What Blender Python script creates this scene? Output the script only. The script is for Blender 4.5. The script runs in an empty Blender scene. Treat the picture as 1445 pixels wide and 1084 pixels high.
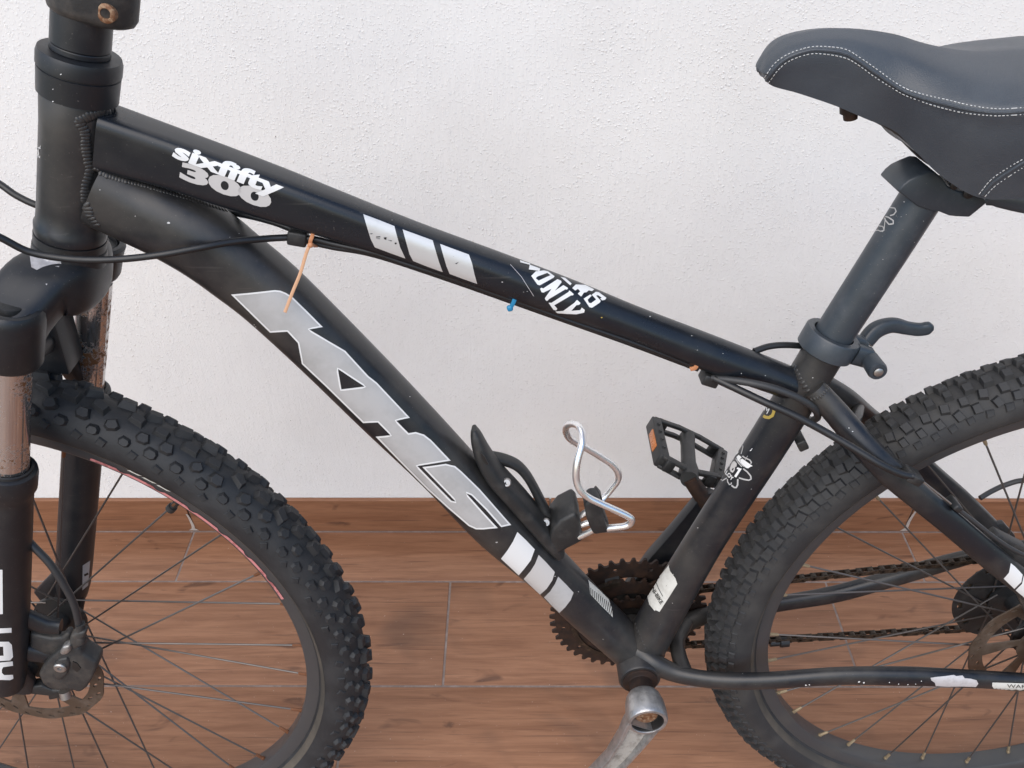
import bpy, bmesh, math, random
from mathutils import Vector, Matrix
from mathutils.bvhtree import BVHTree
random.seed(7)
R = math.radians
scene = bpy.context.scene
col = scene.collection

# ------------------------------------------------------------------ camera
PW, PH, FOC = 1445.0, 1084.0, 1204.07          # photograph size and focal length in its pixels
PITCH, YAW, ROLL = 0.67856, -0.00243, -0.00120
CAM = Vector((0.0, -0.5266, 1.13444))
fw = Vector((math.sin(YAW)*math.cos(PITCH), math.cos(YAW)*math.cos(PITCH), -math.sin(PITCH)))
rt0 = fw.cross(Vector((0, 0, 1))).normalized()
up0 = rt0.cross(fw)
rt = rt0*math.cos(ROLL) + up0*math.sin(ROLL)
up = -rt0*math.sin(ROLL) + up0*math.cos(ROLL)
cam = bpy.data.objects.new('camera', bpy.data.cameras.new('camera'))
col.objects.link(cam)
cam.matrix_world = Matrix(((rt.x, up.x, -fw.x, CAM.x), (rt.y, up.y, -fw.y, CAM.y), (rt.z, up.z, -fw.z, CAM.z), (0, 0, 0, 1)))
cam.data.sensor_fit = 'HORIZONTAL'; cam.data.sensor_width = 36.0
cam.data.lens = FOC/PW*36.0
cam.data.clip_start = 0.02; cam.data.clip_end = 100
scene.camera = cam

# ------------------------------------------------------------------ sky, sun, exposure (open shade, soft light)
world = bpy.data.worlds.new('World'); scene.world = world; world.use_nodes = True
wn = world.node_tree.nodes; wl = world.node_tree.links
sky = wn.new('ShaderNodeTexSky'); sky.sky_type = 'NISHITA'; sky.sun_disc = False
SUN_EL, SUN_AZ = R(50), R(205)                   # azimuth clockwise from +Y
sky.sun_elevation = SUN_EL; sky.sun_rotation = SUN_AZ
sky.air_density = 1.0; sky.dust_density = 1.5; sky.ozone_density = 1.0
hsv = wn.new('ShaderNodeHueSaturation'); hsv.inputs['Saturation'].default_value = 1.15
wl.new(sky.outputs[0], hsv.inputs['Color']); wl.new(hsv.outputs[0], wn['Background'].inputs['Color'])
wn['Background'].inputs['Strength'].default_value = 0.15
sun = bpy.data.objects.new('sun', bpy.data.lights.new('sun', 'SUN')); col.objects.link(sun)
sun.data.energy = 1.6; sun.data.angle = R(70); sun.data.color = (1.0, 0.925, 0.80)
sd = Vector((math.sin(SUN_AZ)*math.cos(SUN_EL), math.cos(SUN_AZ)*math.cos(SUN_EL), math.sin(SUN_EL)))
sun.rotation_euler = sd.to_track_quat('Z', 'Y').to_euler()
scene.view_settings.view_transform = 'Standard'; scene.view_settings.look = 'None'
scene.view_settings.gamma = 1.0; scene.view_settings.use_curve_mapping = False
scene.view_settings.exposure = 0.50

# ------------------------------------------------------------------ the bicycle's frame of reference
LEAN, BYAW = 0.0800, 0.0338                      # leans towards the wall, nearly parallel to it
BM = Matrix.Rotation(BYAW, 4, 'Z') @ Matrix.Rotation(-LEAN, 4, 'X')
BI = BM.inverted()
CL = BI @ CAM                                    # camera position in the bicycle's frame
def ray(px, py):
    d = fw + rt*((px-PW/2)/FOC) + up*((PH/2-py)/FOC)
    return (BI.to_3x3() @ d).normalized()
def L(px, py, y=0.0):
    """measured photograph point -> point on the plane y of the bicycle"""
    d = ray(px, py); return CL + d*((y-CL.y)/d.y)
def pix(p):
    q = BM @ p - CAM; z = q.dot(fw)
    return PW/2+FOC*q.dot(rt)/z, PH/2-FOC*q.dot(up)/z, z
def Z(ox, oy, s, pts): return [(ox+x/s, oy+y/s) for x, y in pts]

HX, HA, STEER = -0.3599, 1.2434, -0.0836         # steering axis: x at z=.75, angle, turn of the fork
AXD = Vector((math.cos(HA), 0, math.sin(HA))); FWD = Vector((-math.sin(HA), 0, math.cos(HA)))
HO = Vector((HX, 0, 0.75))
SROT = Matrix.Translation(HO) @ Matrix.Rotation(STEER, 4, AXD) @ Matrix.Translation(-HO)
def S(e, y, z, steer=True):
    """fork point: e forward of the steering axis, y sideways, at axis height z"""
    p = HO + AXD*((z-0.75)/math.sin(HA)) + FWD*e + Vector((0, y, 0))
    return SROT @ p if steer else p
WR = 0.3500
AXF = Vector((-0.4994, 0, WR)); AXR = Vector((0.5619, 0, WR)); BB = Vector((0.1370, 0, 0.3007))

# ------------------------------------------------------------------ materials
def mat(name, c, rough=0.5, metal=0.0, c2=None, nscale=40, lo=0.45, hi=0.7, bump=0.0, bscale=200, rvar=0.08, spec=0.5, coat=0.0, detail=6, speck=0.0):
    m = bpy.data.materials.new(name); m.use_nodes = True
    n = m.node_tree.nodes; l = m.node_tree.links; b = n['Principled BSDF']
    b.inputs['Base Color'].default_value = (*c, 1); b.inputs['Roughness'].default_value = rough
    b.inputs['Metallic'].default_value = metal; b.inputs['Specular IOR Level'].default_value = spec
    b.inputs['Coat Weight'].default_value = coat
    tc = n.new('ShaderNodeTexCoord')
    nz = n.new('ShaderNodeTexNoise'); nz.inputs['Scale'].default_value = nscale; nz.inputs['Detail'].default_value = detail
    nz.inputs['Roughness'].default_value = 0.65
    l.new(tc.outputs['Object'], nz.inputs['Vector'])
    if c2:
        mr = n.new('ShaderNodeMapRange'); mr.inputs['From Min'].default_value = lo; mr.inputs['From Max'].default_value = hi
        l.new(nz.outputs['Fac'], mr.inputs['Value'])
        mx = n.new('ShaderNodeMix'); mx.data_type = 'RGBA'
        mx.inputs['A'].default_value = (*c, 1); mx.inputs['B'].default_value = (*c2, 1)
        l.new(mr.outputs[0], mx.inputs['Factor']); l.new(mx.outputs['Result'], b.inputs['Base Color'])
    if speck:
        n3 = n.new('ShaderNodeTexNoise'); n3.inputs['Scale'].default_value = 700; n3.inputs['Detail'].default_value = 2
        l.new(tc.outputs['Object'], n3.inputs['Vector'])
        m3 = n.new('ShaderNodeMapRange'); m3.inputs['From Min'].default_value = 0.70; m3.inputs['From Max'].default_value = 0.78; m3.inputs['To Max'].default_value = speck
        l.new(n3.outputs['Fac'], m3.inputs['Value'])
        mp = n.new('ShaderNodeMapping'); mp.inputs['Rotation'].default_value = (0.3, 0.7, 0.2); mp.inputs['Scale'].default_value = (12, 260, 260)
        l.new(tc.outputs['Object'], mp.inputs['Vector'])
        n4 = n.new('ShaderNodeTexNoise'); n4.inputs['Scale'].default_value = 1.0; n4.inputs['Detail'].default_value = 2; l.new(mp.outputs[0], n4.inputs['Vector'])
        m4 = n.new('ShaderNodeMapRange'); m4.inputs['From Min'].default_value = 0.69; m4.inputs['From Max'].default_value = 0.76; m4.inputs['To Max'].default_value = speck*0.22
        l.new(n4.outputs['Fac'], m4.inputs['Value'])
        mm = n.new('ShaderNodeMath'); mm.operation = 'MAXIMUM'; l.new(m3.outputs[0], mm.inputs[0]); l.new(m4.outputs[0], mm.inputs[1])
        x3 = n.new('ShaderNodeMix'); x3.data_type = 'RGBA'; x3.inputs['B'].default_value = (0.22, 0.2, 0.18, 1)
        l.new(mx.outputs['Result'], x3.inputs['A']); l.new(mm.outputs[0], x3.inputs['Factor']); l.new(x3.outputs['Result'], b.inputs['Base Color'])
    if rvar:
        m2 = n.new('ShaderNodeMapRange'); m2.inputs['From Min'].default_value = 0.3; m2.inputs['From Max'].default_value = 0.7
        m2.inputs['To Min'].default_value = max(0.02, rough-rvar); m2.inputs['To Max'].default_value = min(1, rough+rvar)
        l.new(nz.outputs['Fac'], m2.inputs['Value']); l.new(m2.outputs[0], b.inputs['Roughness'])
    if bump:
        n2 = n.new('ShaderNodeTexNoise'); n2.inputs['Scale'].default_value = bscale; n2.inputs['Detail'].default_value = 4
        l.new(tc.outputs['Object'], n2.inputs['Vector'])
        bp = n.new('ShaderNodeBump'); bp.inputs['Strength'].default_value = bump; bp.inputs['Distance'].default_value = 0.001
        l.new(n2.outputs['Fac'], bp.inputs['Height']); l.new(bp.outputs[0], b.inputs['Normal'])
    return m
M = {}
M['frame'] = mat('satin_black_paint', (0.009, 0.011, 0.0150), 0.36, c2=(0.070, 0.064, 0.056), nscale=8, lo=0.44, hi=0.78, speck=0.4, rvar=0.10, spec=0.5)  # black paint; slight blue of the skylight is tinted into the base colour
M['toptube'] = mat('glossier_black_paint', (0.008, 0.0105, 0.0150), 0.29, c2=(0.030, 0.030, 0.031), nscale=12, lo=0.52, hi=0.85, speck=0.4, rvar=0.07)  # cleaner than the frame, with the same skylight blue in its colour
M['fork'] = mat('fork_black_paint', (0.011, 0.013, 0.0165), 0.42, c2=(0.035, 0.034, 0.033), nscale=25, lo=0.5, hi=0.85, speck=0.4)
M['matte'] = mat('black_plastic', (0.016, 0.017, 0.018), 0.5, c2=(0.05, 0.048, 0.045), nscale=60, lo=0.5, hi=0.8, bump=0.15, bscale=900)
M['dusty'] = mat('dusty_dark_metal', (0.035, 0.036, 0.037), 0.55, metal=0.2, c2=(0.09, 0.08, 0.07), nscale=70, lo=0.45, hi=0.75, bump=0.2, bscale=700)
M['cable'] = mat('cable_housing', (0.012, 0.013, 0.015), 0.38, spec=0.5)
M['hose'] = mat('worn_cable_housing', (0.03, 0.031, 0.033), 0.45)
M['tyre'] = mat('tyre_rubber', (0.015, 0.0165, 0.019), 0.62, c2=(0.04, 0.041, 0.043), nscale=22, lo=0.45, hi=0.8, bump=0.2, bscale=500)
M['tyre2'] = mat('dusty_tyre_rubber', (0.022, 0.023, 0.025), 0.7, c2=(0.055, 0.053, 0.05), nscale=22, lo=0.42, hi=0.8, bump=0.2, bscale=500)
M['beaddust'] = mat('dusty_bead_rubber', (0.05, 0.046, 0.04), 0.75, c2=(0.10, 0.085, 0.068), nscale=18, lo=0.42, hi=0.7)
M['rim'] = mat('black_rim', (0.045, 0.047, 0.050), 0.36, metal=0.0, c2=(0.06, 0.058, 0.055), nscale=30, lo=0.5, hi=0.8)
M['spoke'] = mat('dark_spoke_steel', (0.11, 0.10, 0.095), 0.42, metal=0.6)
M['copper'] = mat('corroded_nipple', (0.16, 0.065, 0.03), 0.5, metal=0.4)
M['brass'] = mat('brass_nipple', (0.28, 0.22, 0.14), 0.5, metal=0.5)
M['rust'] = mat('rusty_chainring_steel', (0.018, 0.011, 0.009), 0.62, metal=0.2, c2=(0.055, 0.026, 0.014), nscale=70, lo=0.45, hi=0.75)
M['rotor'] = mat('rusty_rotor_steel', (0.10, 0.072, 0.052), 0.5, metal=0.5, c2=(0.16, 0.125, 0.10), nscale=60)
M['chain'] = mat('oily_chain_steel', (0.035, 0.027, 0.021), 0.4, metal=0.5, c2=(0.11, 0.075, 0.05), nscale=120, lo=0.5, hi=0.75)
M['casscog'] = mat('worn_cassette_steel', (0.12, 0.095, 0.07), 0.45, metal=0.6, c2=(0.05, 0.03, 0.02), nscale=80)
M['chrome'] = None
M['alloy'] = mat('worn_alloy', (0.50, 0.50, 0.50), 0.42, metal=0.85, c2=(0.20, 0.19, 0.18), nscale=55, lo=0.45, hi=0.72, bump=0.3, bscale=400, rvar=0.12)
M['cast'] = mat('dull_cast_alloy', (0.36, 0.34, 0.31), 0.7, metal=0.2, c2=(0.19, 0.17, 0.15), nscale=90, lo=0.45, hi=0.65, bump=0.4, bscale=500)
M['wire'] = mat('polished_wire', (0.90, 0.90, 0.90), 0.28, metal=0.9, rvar=0.06)
M['bolt'] = mat('bolt_steel', (0.40, 0.39, 0.38), 0.38, metal=0.9)
M['rustbolt'] = mat('rusty_bolt', (0.17, 0.075, 0.035), 0.6, metal=0.3, c2=(0.4, 0.28, 0.18), nscale=300)
M['leather'] = mat('grey_black_saddle_cover', (0.043, 0.053, 0.066), 0.44, c2=(0.062, 0.073, 0.086), nscale=12, lo=0.4, hi=0.7, bump=0.35, bscale=1100, speck=0.18)  # blue cast of the sky is mixed into the cover's colour
M['thread'] = mat('pale_thread', (0.55, 0.56, 0.56), 0.7)
M['post'] = mat('grey_black_anodised', (0.032, 0.041, 0.051), 0.38, metal=0.0, c2=(0.062, 0.071, 0.082), nscale=30, lo=0.5, hi=0.8, speck=0.5)  # bluish base: sky tint put into the colour of the post
M['white'] = mat('white_decal', (0.72, 0.73, 0.73), 0.4, rvar=0.05)
M['grey'] = mat('grey_decal', (0.43, 0.43, 0.43), 0.42, c2=(0.36, 0.36, 0.355), nscale=30, rvar=0.05)
M['palegrey'] = mat('pale_grey_decal', (0.52, 0.51, 0.50), 0.4, rvar=0.05)
M['silver'] = mat('silver_foil_decal', (0.62, 0.63, 0.63), 0.42, metal=0.45, rvar=0.05)
M['pink'] = mat('faded_red_rim_decal', (0.55, 0.22, 0.22), 0.5, c2=(0.3, 0.1, 0.1), nscale=90, lo=0.5, hi=0.6)
M['orange'] = mat('faded_orange_plastic', (0.52, 0.23, 0.11), 0.5)
M['peach'] = mat('faded_peach_plastic', (0.56, 0.31, 0.17), 0.5)
M['blue'] = mat('blue_plastic', (0.02, 0.22, 0.42), 0.45)
M['reflector'] = mat('orange_reflector', (0.50, 0.17, 0.05), 0.3)
M['gold'] = mat('gold_print', (0.45, 0.33, 0.07), 0.45)
M['ink'] = mat('black_ink', (0.012, 0.012, 0.012), 0.5)
M['scuff'] = mat('bare_scuffed_metal', (0.55, 0.54, 0.55), 0.5, metal=0.2, c2=(0.4, 0.38, 0.38), nscale=90)
M['paper'] = mat('soiled_white_label', (0.62, 0.62, 0.58), 0.5, c2=(0.48, 0.47, 0.43), nscale=90, lo=0.45, hi=0.7)

def stanchion_mat(lo_rust):
    m = bpy.data.materials.new('rusty_chrome'); m.use_nodes = True
    n = m.node_tree.nodes; l = m.node_tree.links; b = n['Principled BSDF']
    tc = n.new('ShaderNodeTexCoord')
    nz = n.new('ShaderNodeTexNoise'); nz.inputs['Scale'].default_value = 260; nz.inputs['Detail'].default_value = 5; nz.inputs['Roughness'].default_value = 0.7
    n2 = n.new('ShaderNodeTexNoise'); n2.inputs['Scale'].default_value = 30; n2.inputs['Detail'].default_value = 2
    ad = n.new('ShaderNodeMath'); ad.operation = 'ADD'
    mr = n.new('ShaderNodeMapRange'); mr.inputs['From Min'].default_value = lo_rust; mr.inputs['From Max'].default_value = lo_rust+0.12
    for q in (nz, n2): l.new(tc.outputs['Object'], q.inputs['Vector'])
    l.new(nz.outputs['Fac'], ad.inputs[0]); l.new(n2.outputs['Fac'], ad.inputs[1]); l.new(ad.outputs[0], mr.inputs['Value'])
    mx = n.new('ShaderNodeMix'); mx.data_type = 'RGBA'
    mx.inputs['A'].default_value = (0.60, 0.58, 0.57, 1); mx.inputs['B'].default_value = (0.16, 0.065, 0.02, 1)
    l.new(mr.outputs[0], mx.inputs['Factor']); l.new(mx.outputs['Result'], b.inputs['Base Color'])
    mm = n.new('ShaderNodeMapRange'); mm.inputs['To Min'].default_value = 0.95; mm.inputs['To Max'].default_value = 0.1
    l.new(mr.outputs[0], mm.inputs['Value']); l.new(mm.outputs[0], b.inputs['Metallic'])
    mo = n.new('ShaderNodeMapRange'); mo.inputs['To Min'].default_value = 0.12; mo.inputs['To Max'].default_value = 0.75
    l.new(mr.outputs[0], mo.inputs['Value']); l.new(mo.outputs[0], b.inputs['Roughness'])
    return m
M['chrome'] = stanchion_mat(1.06)
M['chrome_far'] = stanchion_mat(1.01)

def wall_mat():
    m = bpy.data.materials.new('white_rough_plaster'); m.use_nodes = True
    n = m.node_tree.nodes; l = m.node_tree.links; b = n['Principled BSDF']
    b.inputs['Roughness'].default_value = 0.75; b.inputs['Specular IOR Level'].default_value = 0.25
    tc = n.new('ShaderNodeTexCoord')
    def noise(scale, det, sx=1, sz=1, rough=0.5):
        mp = n.new('ShaderNodeMapping'); mp.inputs['Scale'].default_value = (sx, 1, sz)
        l.new(tc.outputs['Object'], mp.inputs['Vector'])
        q = n.new('ShaderNodeTexNoise'); q.inputs['Scale'].default_value = scale; q.inputs['Detail'].default_value = det; q.inputs['Roughness'].default_value = rough
        l.new(mp.outputs[0], q.inputs['Vector']); return q
    def remap(src, a, c_, t0=0.0, t1=1.0):
        r = n.new('ShaderNodeMapRange'); r.inputs['From Min'].default_value = a; r.inputs['From Max'].default_value = c_
        r.inputs['To Min'].default_value = t0; r.inputs['To Max'].default_value = t1
        l.new(src, r.inputs['Value']); return r
    def math_(op, a, b_):
        q = n.new('ShaderNodeMath'); q.operation = op
        for i, v in enumerate((a, b_)):
            if isinstance(v, float): q.inputs[i].default_value = v
            else: l.new(v, q.inputs[i])
        return q
    def pimples(scale, share, rad):                                 # separate grains of sand under the paint
        wob = noise(scale*1.7, 1); vm = n.new('ShaderNodeVectorMath'); vm.operation = 'MULTIPLY_ADD'
        vm.inputs[1].default_value = (0.6/scale,)*3; l.new(wob.outputs['Color'], vm.inputs[0]); l.new(tc.outputs['Object'], vm.inputs[2])
        v = n.new('ShaderNodeTexVoronoi'); v.inputs['Scale'].default_value = scale; l.new(vm.outputs[0], v.inputs['Vector'])
        h_ = remap(v.outputs['Distance'], rad, rad*0.25)
        sp_ = n.new('ShaderNodeSeparateColor'); l.new(v.outputs['Color'], sp_.inputs[0])
        return math_('MULTIPLY', h_.outputs[0], remap(sp_.outputs[0], 1-share, 1-share*0.3).outputs[0])
    grit = pimples(230, 0.50, 0.44)
    grit2 = pimples(430, 0.65, 0.48)
    brush = noise(190, 3, 1.0, 0.09, 0.6)                           # vertical brush or roller streaks
    waves = noise(38, 3, 1.0, 0.5, 0.6)
    big = noise(7, 2)
    patch = remap(noise(9, 2).outputs['Fac'], 0.38, 0.62, 0.45, 1.0)
    h = math_('ADD', math_('MULTIPLY', math_('MULTIPLY', grit.outputs[0], patch.outputs[0]).outputs[0], 0.9).outputs[0], math_('MULTIPLY', grit2.outputs[0], 0.6).outputs[0])
    h = math_('ADD', h.outputs[0], math_('MULTIPLY', brush.outputs['Fac'], 0.75).outputs[0])
    h = math_('ADD', h.outputs[0], math_('MULTIPLY', waves.outputs['Fac'], 1.2).outputs[0])
    bp = n.new('ShaderNodeBump'); bp.inputs['Strength'].default_value = 0.56; bp.inputs['Distance'].default_value = 0.0011
    l.new(h.outputs[0], bp.inputs['Height']); l.new(bp.outputs[0], b.inputs['Normal'])
    mx = n.new('ShaderNodeMix'); mx.data_type = 'RGBA'
    mx.inputs['A'].default_value = (0.76, 0.75, 0.735, 1); mx.inputs['B'].default_value = (0.86, 0.855, 0.84, 1)
    l.new(big.outputs['Fac'], mx.inputs['Factor'])
    spk = remap(noise(330, 1).outputs['Fac'], 0.80, 0.84)          # small dark specks of grit
    m2 = n.new('ShaderNodeMix'); m2.data_type = 'RGBA'; m2.inputs['B'].default_value = (0.22, 0.2, 0.18, 1)
    l.new(spk.outputs[0], m2.inputs['Factor']); l.new(mx.outputs['Result'], m2.inputs['A'])
    l.new(m2.outputs['Result'], b.inputs['Base Color'])
    return m

def wood_mat(name, c_lo, c_hi, rough):
    m = bpy.data.materials.new(name); m.use_nodes = True
    n = m.node_tree.nodes; l = m.node_tree.links; b = n['Principled BSDF']
    b.inputs['Specular IOR Level'].default_value = 0.4
    tc = n.new('ShaderNodeTexCoord'); oi = n.new('ShaderNodeObjectInfo')
    sc = n.new('ShaderNodeVectorMath'); sc.operation = 'SCALE'; sc.inputs[0].default_value = (13.1, 7.7, 3.3)
    l.new(oi.outputs['Random'], sc.inputs['Scale'])
    ad = n.new('ShaderNodeVectorMath'); ad.operation = 'ADD'
    l.new(tc.outputs['Object'], ad.inputs[0]); l.new(sc.outputs[0], ad.inputs[1])
    def noise(s, scale, det, rough_=0.6, dist=0.0):
        mp = n.new('ShaderNodeMapping'); mp.inputs['Scale'].default_value = s
        l.new(ad.outputs[0], mp.inputs['Vector'])
        q = n.new('ShaderNodeTexNoise'); q.inputs['Scale'].default_value = scale; q.inputs['Detail'].default_value = det
        q.inputs['Roughness'].default_value = rough_; q.inputs['Distortion'].default_value = dist
        l.new(mp.outputs[0], q.inputs['Vector']); return q
    grain = noise((1.0, 14, 14), 7, 7, 0.62, 0.6)
    fine = noise((1.0, 30, 30), 22, 4, 0.6)
    knots = noise((1.0, 3.2, 3.2), 9, 3, 0.5, 1.2)
    r1 = n.new('ShaderNodeValToRGB'); e = r1.color_ramp.elements
    e[0].position = 0.36; e[0].color = (*c_lo, 1); e[1].position = 0.64; e[1].color = (*c_hi, 1)
    l.new(grain.outputs['Fac'], r1.inputs['Fac'])
    def dark(prev, src, a, c_, colr, amt):
        mr = n.new('ShaderNodeMapRange'); mr.inputs['From Min'].default_value = a; mr.inputs['From Max'].default_value = c_; mr.inputs['To Max'].default_value = amt
        l.new(src, mr.inputs['Value'])
        mx = n.new('ShaderNodeMix'); mx.data_type = 'RGBA'; mx.inputs['B'].default_value = (*colr, 1)
        l.new(mr.outputs[0], mx.inputs['Factor']); l.new(prev, mx.inputs['A']); return mx.outputs['Result']
    c = dark(r1.outputs['Color'], fine.outputs['Fac'], 0.55, 0.75, (c_lo[0]*0.55, c_lo[1]*0.52, c_lo[2]*0.52), 0.55)
    c = dark(c, knots.outputs['Fac'], 0.64, 0.74, (0.075, 0.035, 0.022), 0.75)
    streak = noise((0.7, 26, 26), 9, 3, 0.5, 0.3)
    c = dark(c, streak.outputs['Fac'], 0.62, 0.72, (0.08, 0.038, 0.024), 0.65)
    stain = noise((1, 1, 1), 5.5, 3, 0.55, 0.4)
    c = dark(c, stain.outputs['Fac'], 0.60, 0.74, (0.085, 0.05, 0.035), 0.5)
    dust = noise((1, 1, 1), 300, 2)
    c = dark(c, dust.outputs['Fac'], 0.735, 0.77, (0.5, 0.42, 0.36), 0.7)
    l.new(c, b.inputs['Base Color'])
    b.inputs['Roughness'].default_value = rough
    bp = n.new('ShaderNodeBump'); bp.inputs['Strength'].default_value = 0.25; bp.inputs['Distance'].default_value = 0.0006
    l.new(grain.outputs['Fac'], bp.inputs['Height']); l.new(bp.outputs[0], b.inputs['Normal'])
    return m
M['wall'] = wall_mat()
M['tile'] = wood_mat('wood_look_tile', (0.212, 0.098, 0.052), (0.300, 0.150, 0.084), 0.34)
M['skirt'] = wood_mat('wood_look_skirting', (0.200, 0.088, 0.045), (0.285, 0.135, 0.072), 0.40)
M['grout'] = mat('grey_grout', (0.20, 0.155, 0.135), 0.85, c2=(0.30, 0.25, 0.225), nscale=60)

# ------------------------------------------------------------------ mesh helpers
def finish(name, me, m, parent=None, smooth=38):
    o = bpy.data.objects.new(name, me); col.objects.link(o)
    if m: me.materials.append(m)
    if smooth:
        me.polygons.foreach_set('use_smooth', [True]*len(me.polygons)); me.set_sharp_from_angle(angle=R(smooth))
    if parent: o.parent = parent
    return o
def cr(pts, n):
    """Catmull-Rom through tuples of any length"""
    pts = [tuple(p) for p in pts]; out = []
    P = [tuple(2*a-b for a, b in zip(pts[0], pts[1]))]+pts+[tuple(2*a-b for a, b in zip(pts[-1], pts[-2]))]
    for i in range(1, len(P)-2):
        for k in range(n):
            t = k/n
            out.append(tuple(0.5*(2*b+(c-a)*t+(2*a-5*b+4*c-d)*t*t+(3*b-a-3*c+d)*t**3) for a, b, c, d in zip(P[i-1], P[i], P[i+1], P[i+2])))
    out.append(pts[-1]); return out
class MB:
    def __init__(s): s.v = []; s.f = []
    def ring_loft(s, rings, cap=True):
        b0 = len(s.v); n = len(rings[0])
        for r in rings: s.v += [Vector(p) for p in r]
        for i in range(len(rings)-1):
            for j in range(n):
                a = b0+i*n+j; b = b0+i*n+(j+1) % n
                s.f.append((a, b, b+n, a+n))
        if cap:
            s.f.append(tuple(b0+j for j in range(n))[::-1]); s.f.append(tuple(b0+(len(rings)-1)*n+j for j in range(n)))
        return s
    def sweep(s, path, r, seg=16, plane=False, cap=True, ref=None):
        """path: Vectors; r: number, or list of number / (half height, half width, exponent)"""
        path = [Vector(p) for p in path]; n = len(path)
        if not isinstance(r, (list, tuple)): r = [r]*n
        rings = []; N = None
        for i, p in enumerate(path):
            t = (path[min(i+1, n-1)]-path[max(i-1, 0)]).normalized()
            if plane or ref is not None:
                w = Vector((0, 1, 0)) if ref is None else ref
                N = (w.cross(t)).normalized()
            elif N is None:
                N = t.orthogonal().normalized()
            else:
                N = (N-t*N.dot(t)).normalized()
            B = t.cross(N); q = r[i]
            ha, hb, ex = (q, q, 2.0) if not isinstance(q, (list, tuple)) else q
            ring = []
            for k in range(seg):
                a = 2*math.pi*k/seg; c, sn = math.cos(a), math.sin(a)
                ring.append(p+N*(ha*math.copysign(abs(c)**(2/ex), c))+B*(hb*math.copysign(abs(sn)**(2/ex), sn)))
            rings.append(ring)
        return s.ring_loft(rings, cap)
    def lathe(s, o, axis, prof, seg=32, cap=True):
        """prof: (distance along axis, radius)"""
        axis = Vector(axis).normalized(); N = axis.orthogonal().normalized(); B = axis.cross(N)
        rings = [[o+axis*d+(N*math.cos(2*math.pi*k/seg)+B*math.sin(2*math.pi*k/seg))*rr for k in range(seg)] for d, rr in prof]
        return s.ring_loft(rings, cap)
    def torus(s, c, prof, seg=160, mtx=None):
        """prof: closed loop of (radius, y) revolved about the y axis at c"""
        b0 = len(s.v); n = len(prof)
        for i in range(seg):
            a = 2*math.pi*i/seg
            for rr, y in prof:
                p = c+Vector((rr*math.cos(a), y, rr*math.sin(a)))
                s.v.append(mtx @ p if mtx else p)
        for i in range(seg):
            for j in range(n):
                a = b0+i*n+j; b = b0+i*n+(j+1) % n; c2 = b0+((i+1) % seg)*n
                s.f.append((a, b, c2+(j+1) % n, c2+j))
        return s
    def box(s, c, ax, ay, az):
        b0 = len(s.v)
        for i in (-1, 1):
            for j in (-1, 1):
                for k in (-1, 1): s.v.append(Vector(c)+ax*i+ay*j+az*k)
        for f in ((0, 1, 3, 2), (4, 6, 7, 5), (0, 4, 5, 1), (2, 3, 7, 6), (0, 2, 6, 4), (1, 5, 7, 3)): s.f.append(tuple(b0+q for q in f))
        return s
    def quadstrip(s, a, b):
        b0 = len(s.v)
        for p, q in zip(a, b): s.v += [Vector(p), Vector(q)]
        for i in range(len(a)-1): s.f.append((b0+2*i, b0+2*i+1, b0+2*i+3, b0+2*i+2))
        return s
    def plate(s, outer, holes, y0, y1, bevel=0.0):
        """outline in (x, z), thickness from y0 to y1"""
        bm = bmesh.new()
        for loop in [outer]+list(holes):
            vs = [bm.verts.new((x, y0, z)) for x, z in loop]
            for i in range(len(vs)): bm.edges.new((vs[i], vs[(i+1) % len(vs)]))
        bmesh.ops.triangle_fill(bm, use_beauty=True, edges=bm.edges[:])
        g = bmesh.ops.extrude_face_region(bm, geom=bm.faces[:])
        for e in g['geom']:
            if isinstance(e, bmesh.types.BMVert): e.co.y = y1
        bmesh.ops.recalc_face_normals(bm, faces=bm.faces[:])
        if bevel: bev(bm, bevel)
        s.take(bm); return s
    def take(s, bm, mtx=None):
        b0 = len(s.v); bm.verts.index_update()
        for v in bm.verts: s.v.append(mtx @ v.co if mtx else v.co.copy())
        for f in bm.faces: s.f.append(tuple(b0+v.index for v in f.verts))
        bm.free()
    def bvh(s): return BVHTree.FromPolygons([tuple(v) for v in s.v], s.f)
    def mesh(s, name, fix=True, bevel=0.0):
        bm = bmesh.new()
        vs = [bm.verts.new(v) for v in s.v]
        for f in s.f:
            try: bm.faces.new([vs[i] for i in f])
            except ValueError: pass
        if fix: bmesh.ops.recalc_face_normals(bm, faces=bm.faces[:])
        if bevel: bev(bm, bevel)
        me = bpy.data.meshes.new(name); bm.to_mesh(me); bm.free(); return me
    def build(s, name, m, parent=None, smooth=38, bevel=0.0, fix=True):
        return finish(name, s.mesh(name, fix, bevel), m, parent, smooth)
def bev(bm, w, seg=2):
    es = [e for e in bm.edges if len(e.link_faces) == 2 and e.calc_face_angle(0) > R(30)]
    bmesh.ops.bevel(bm, geom=es, offset=w, segments=seg, affect='EDGES', profile=0.5, clamp_overlap=True)
def tag(o, label=None, cat=None, group=None, kind=None):
    for k, v in (('label', label), ('category', cat), ('group', group), ('kind', kind)):
        if v: o[k] = v
    return o

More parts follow.
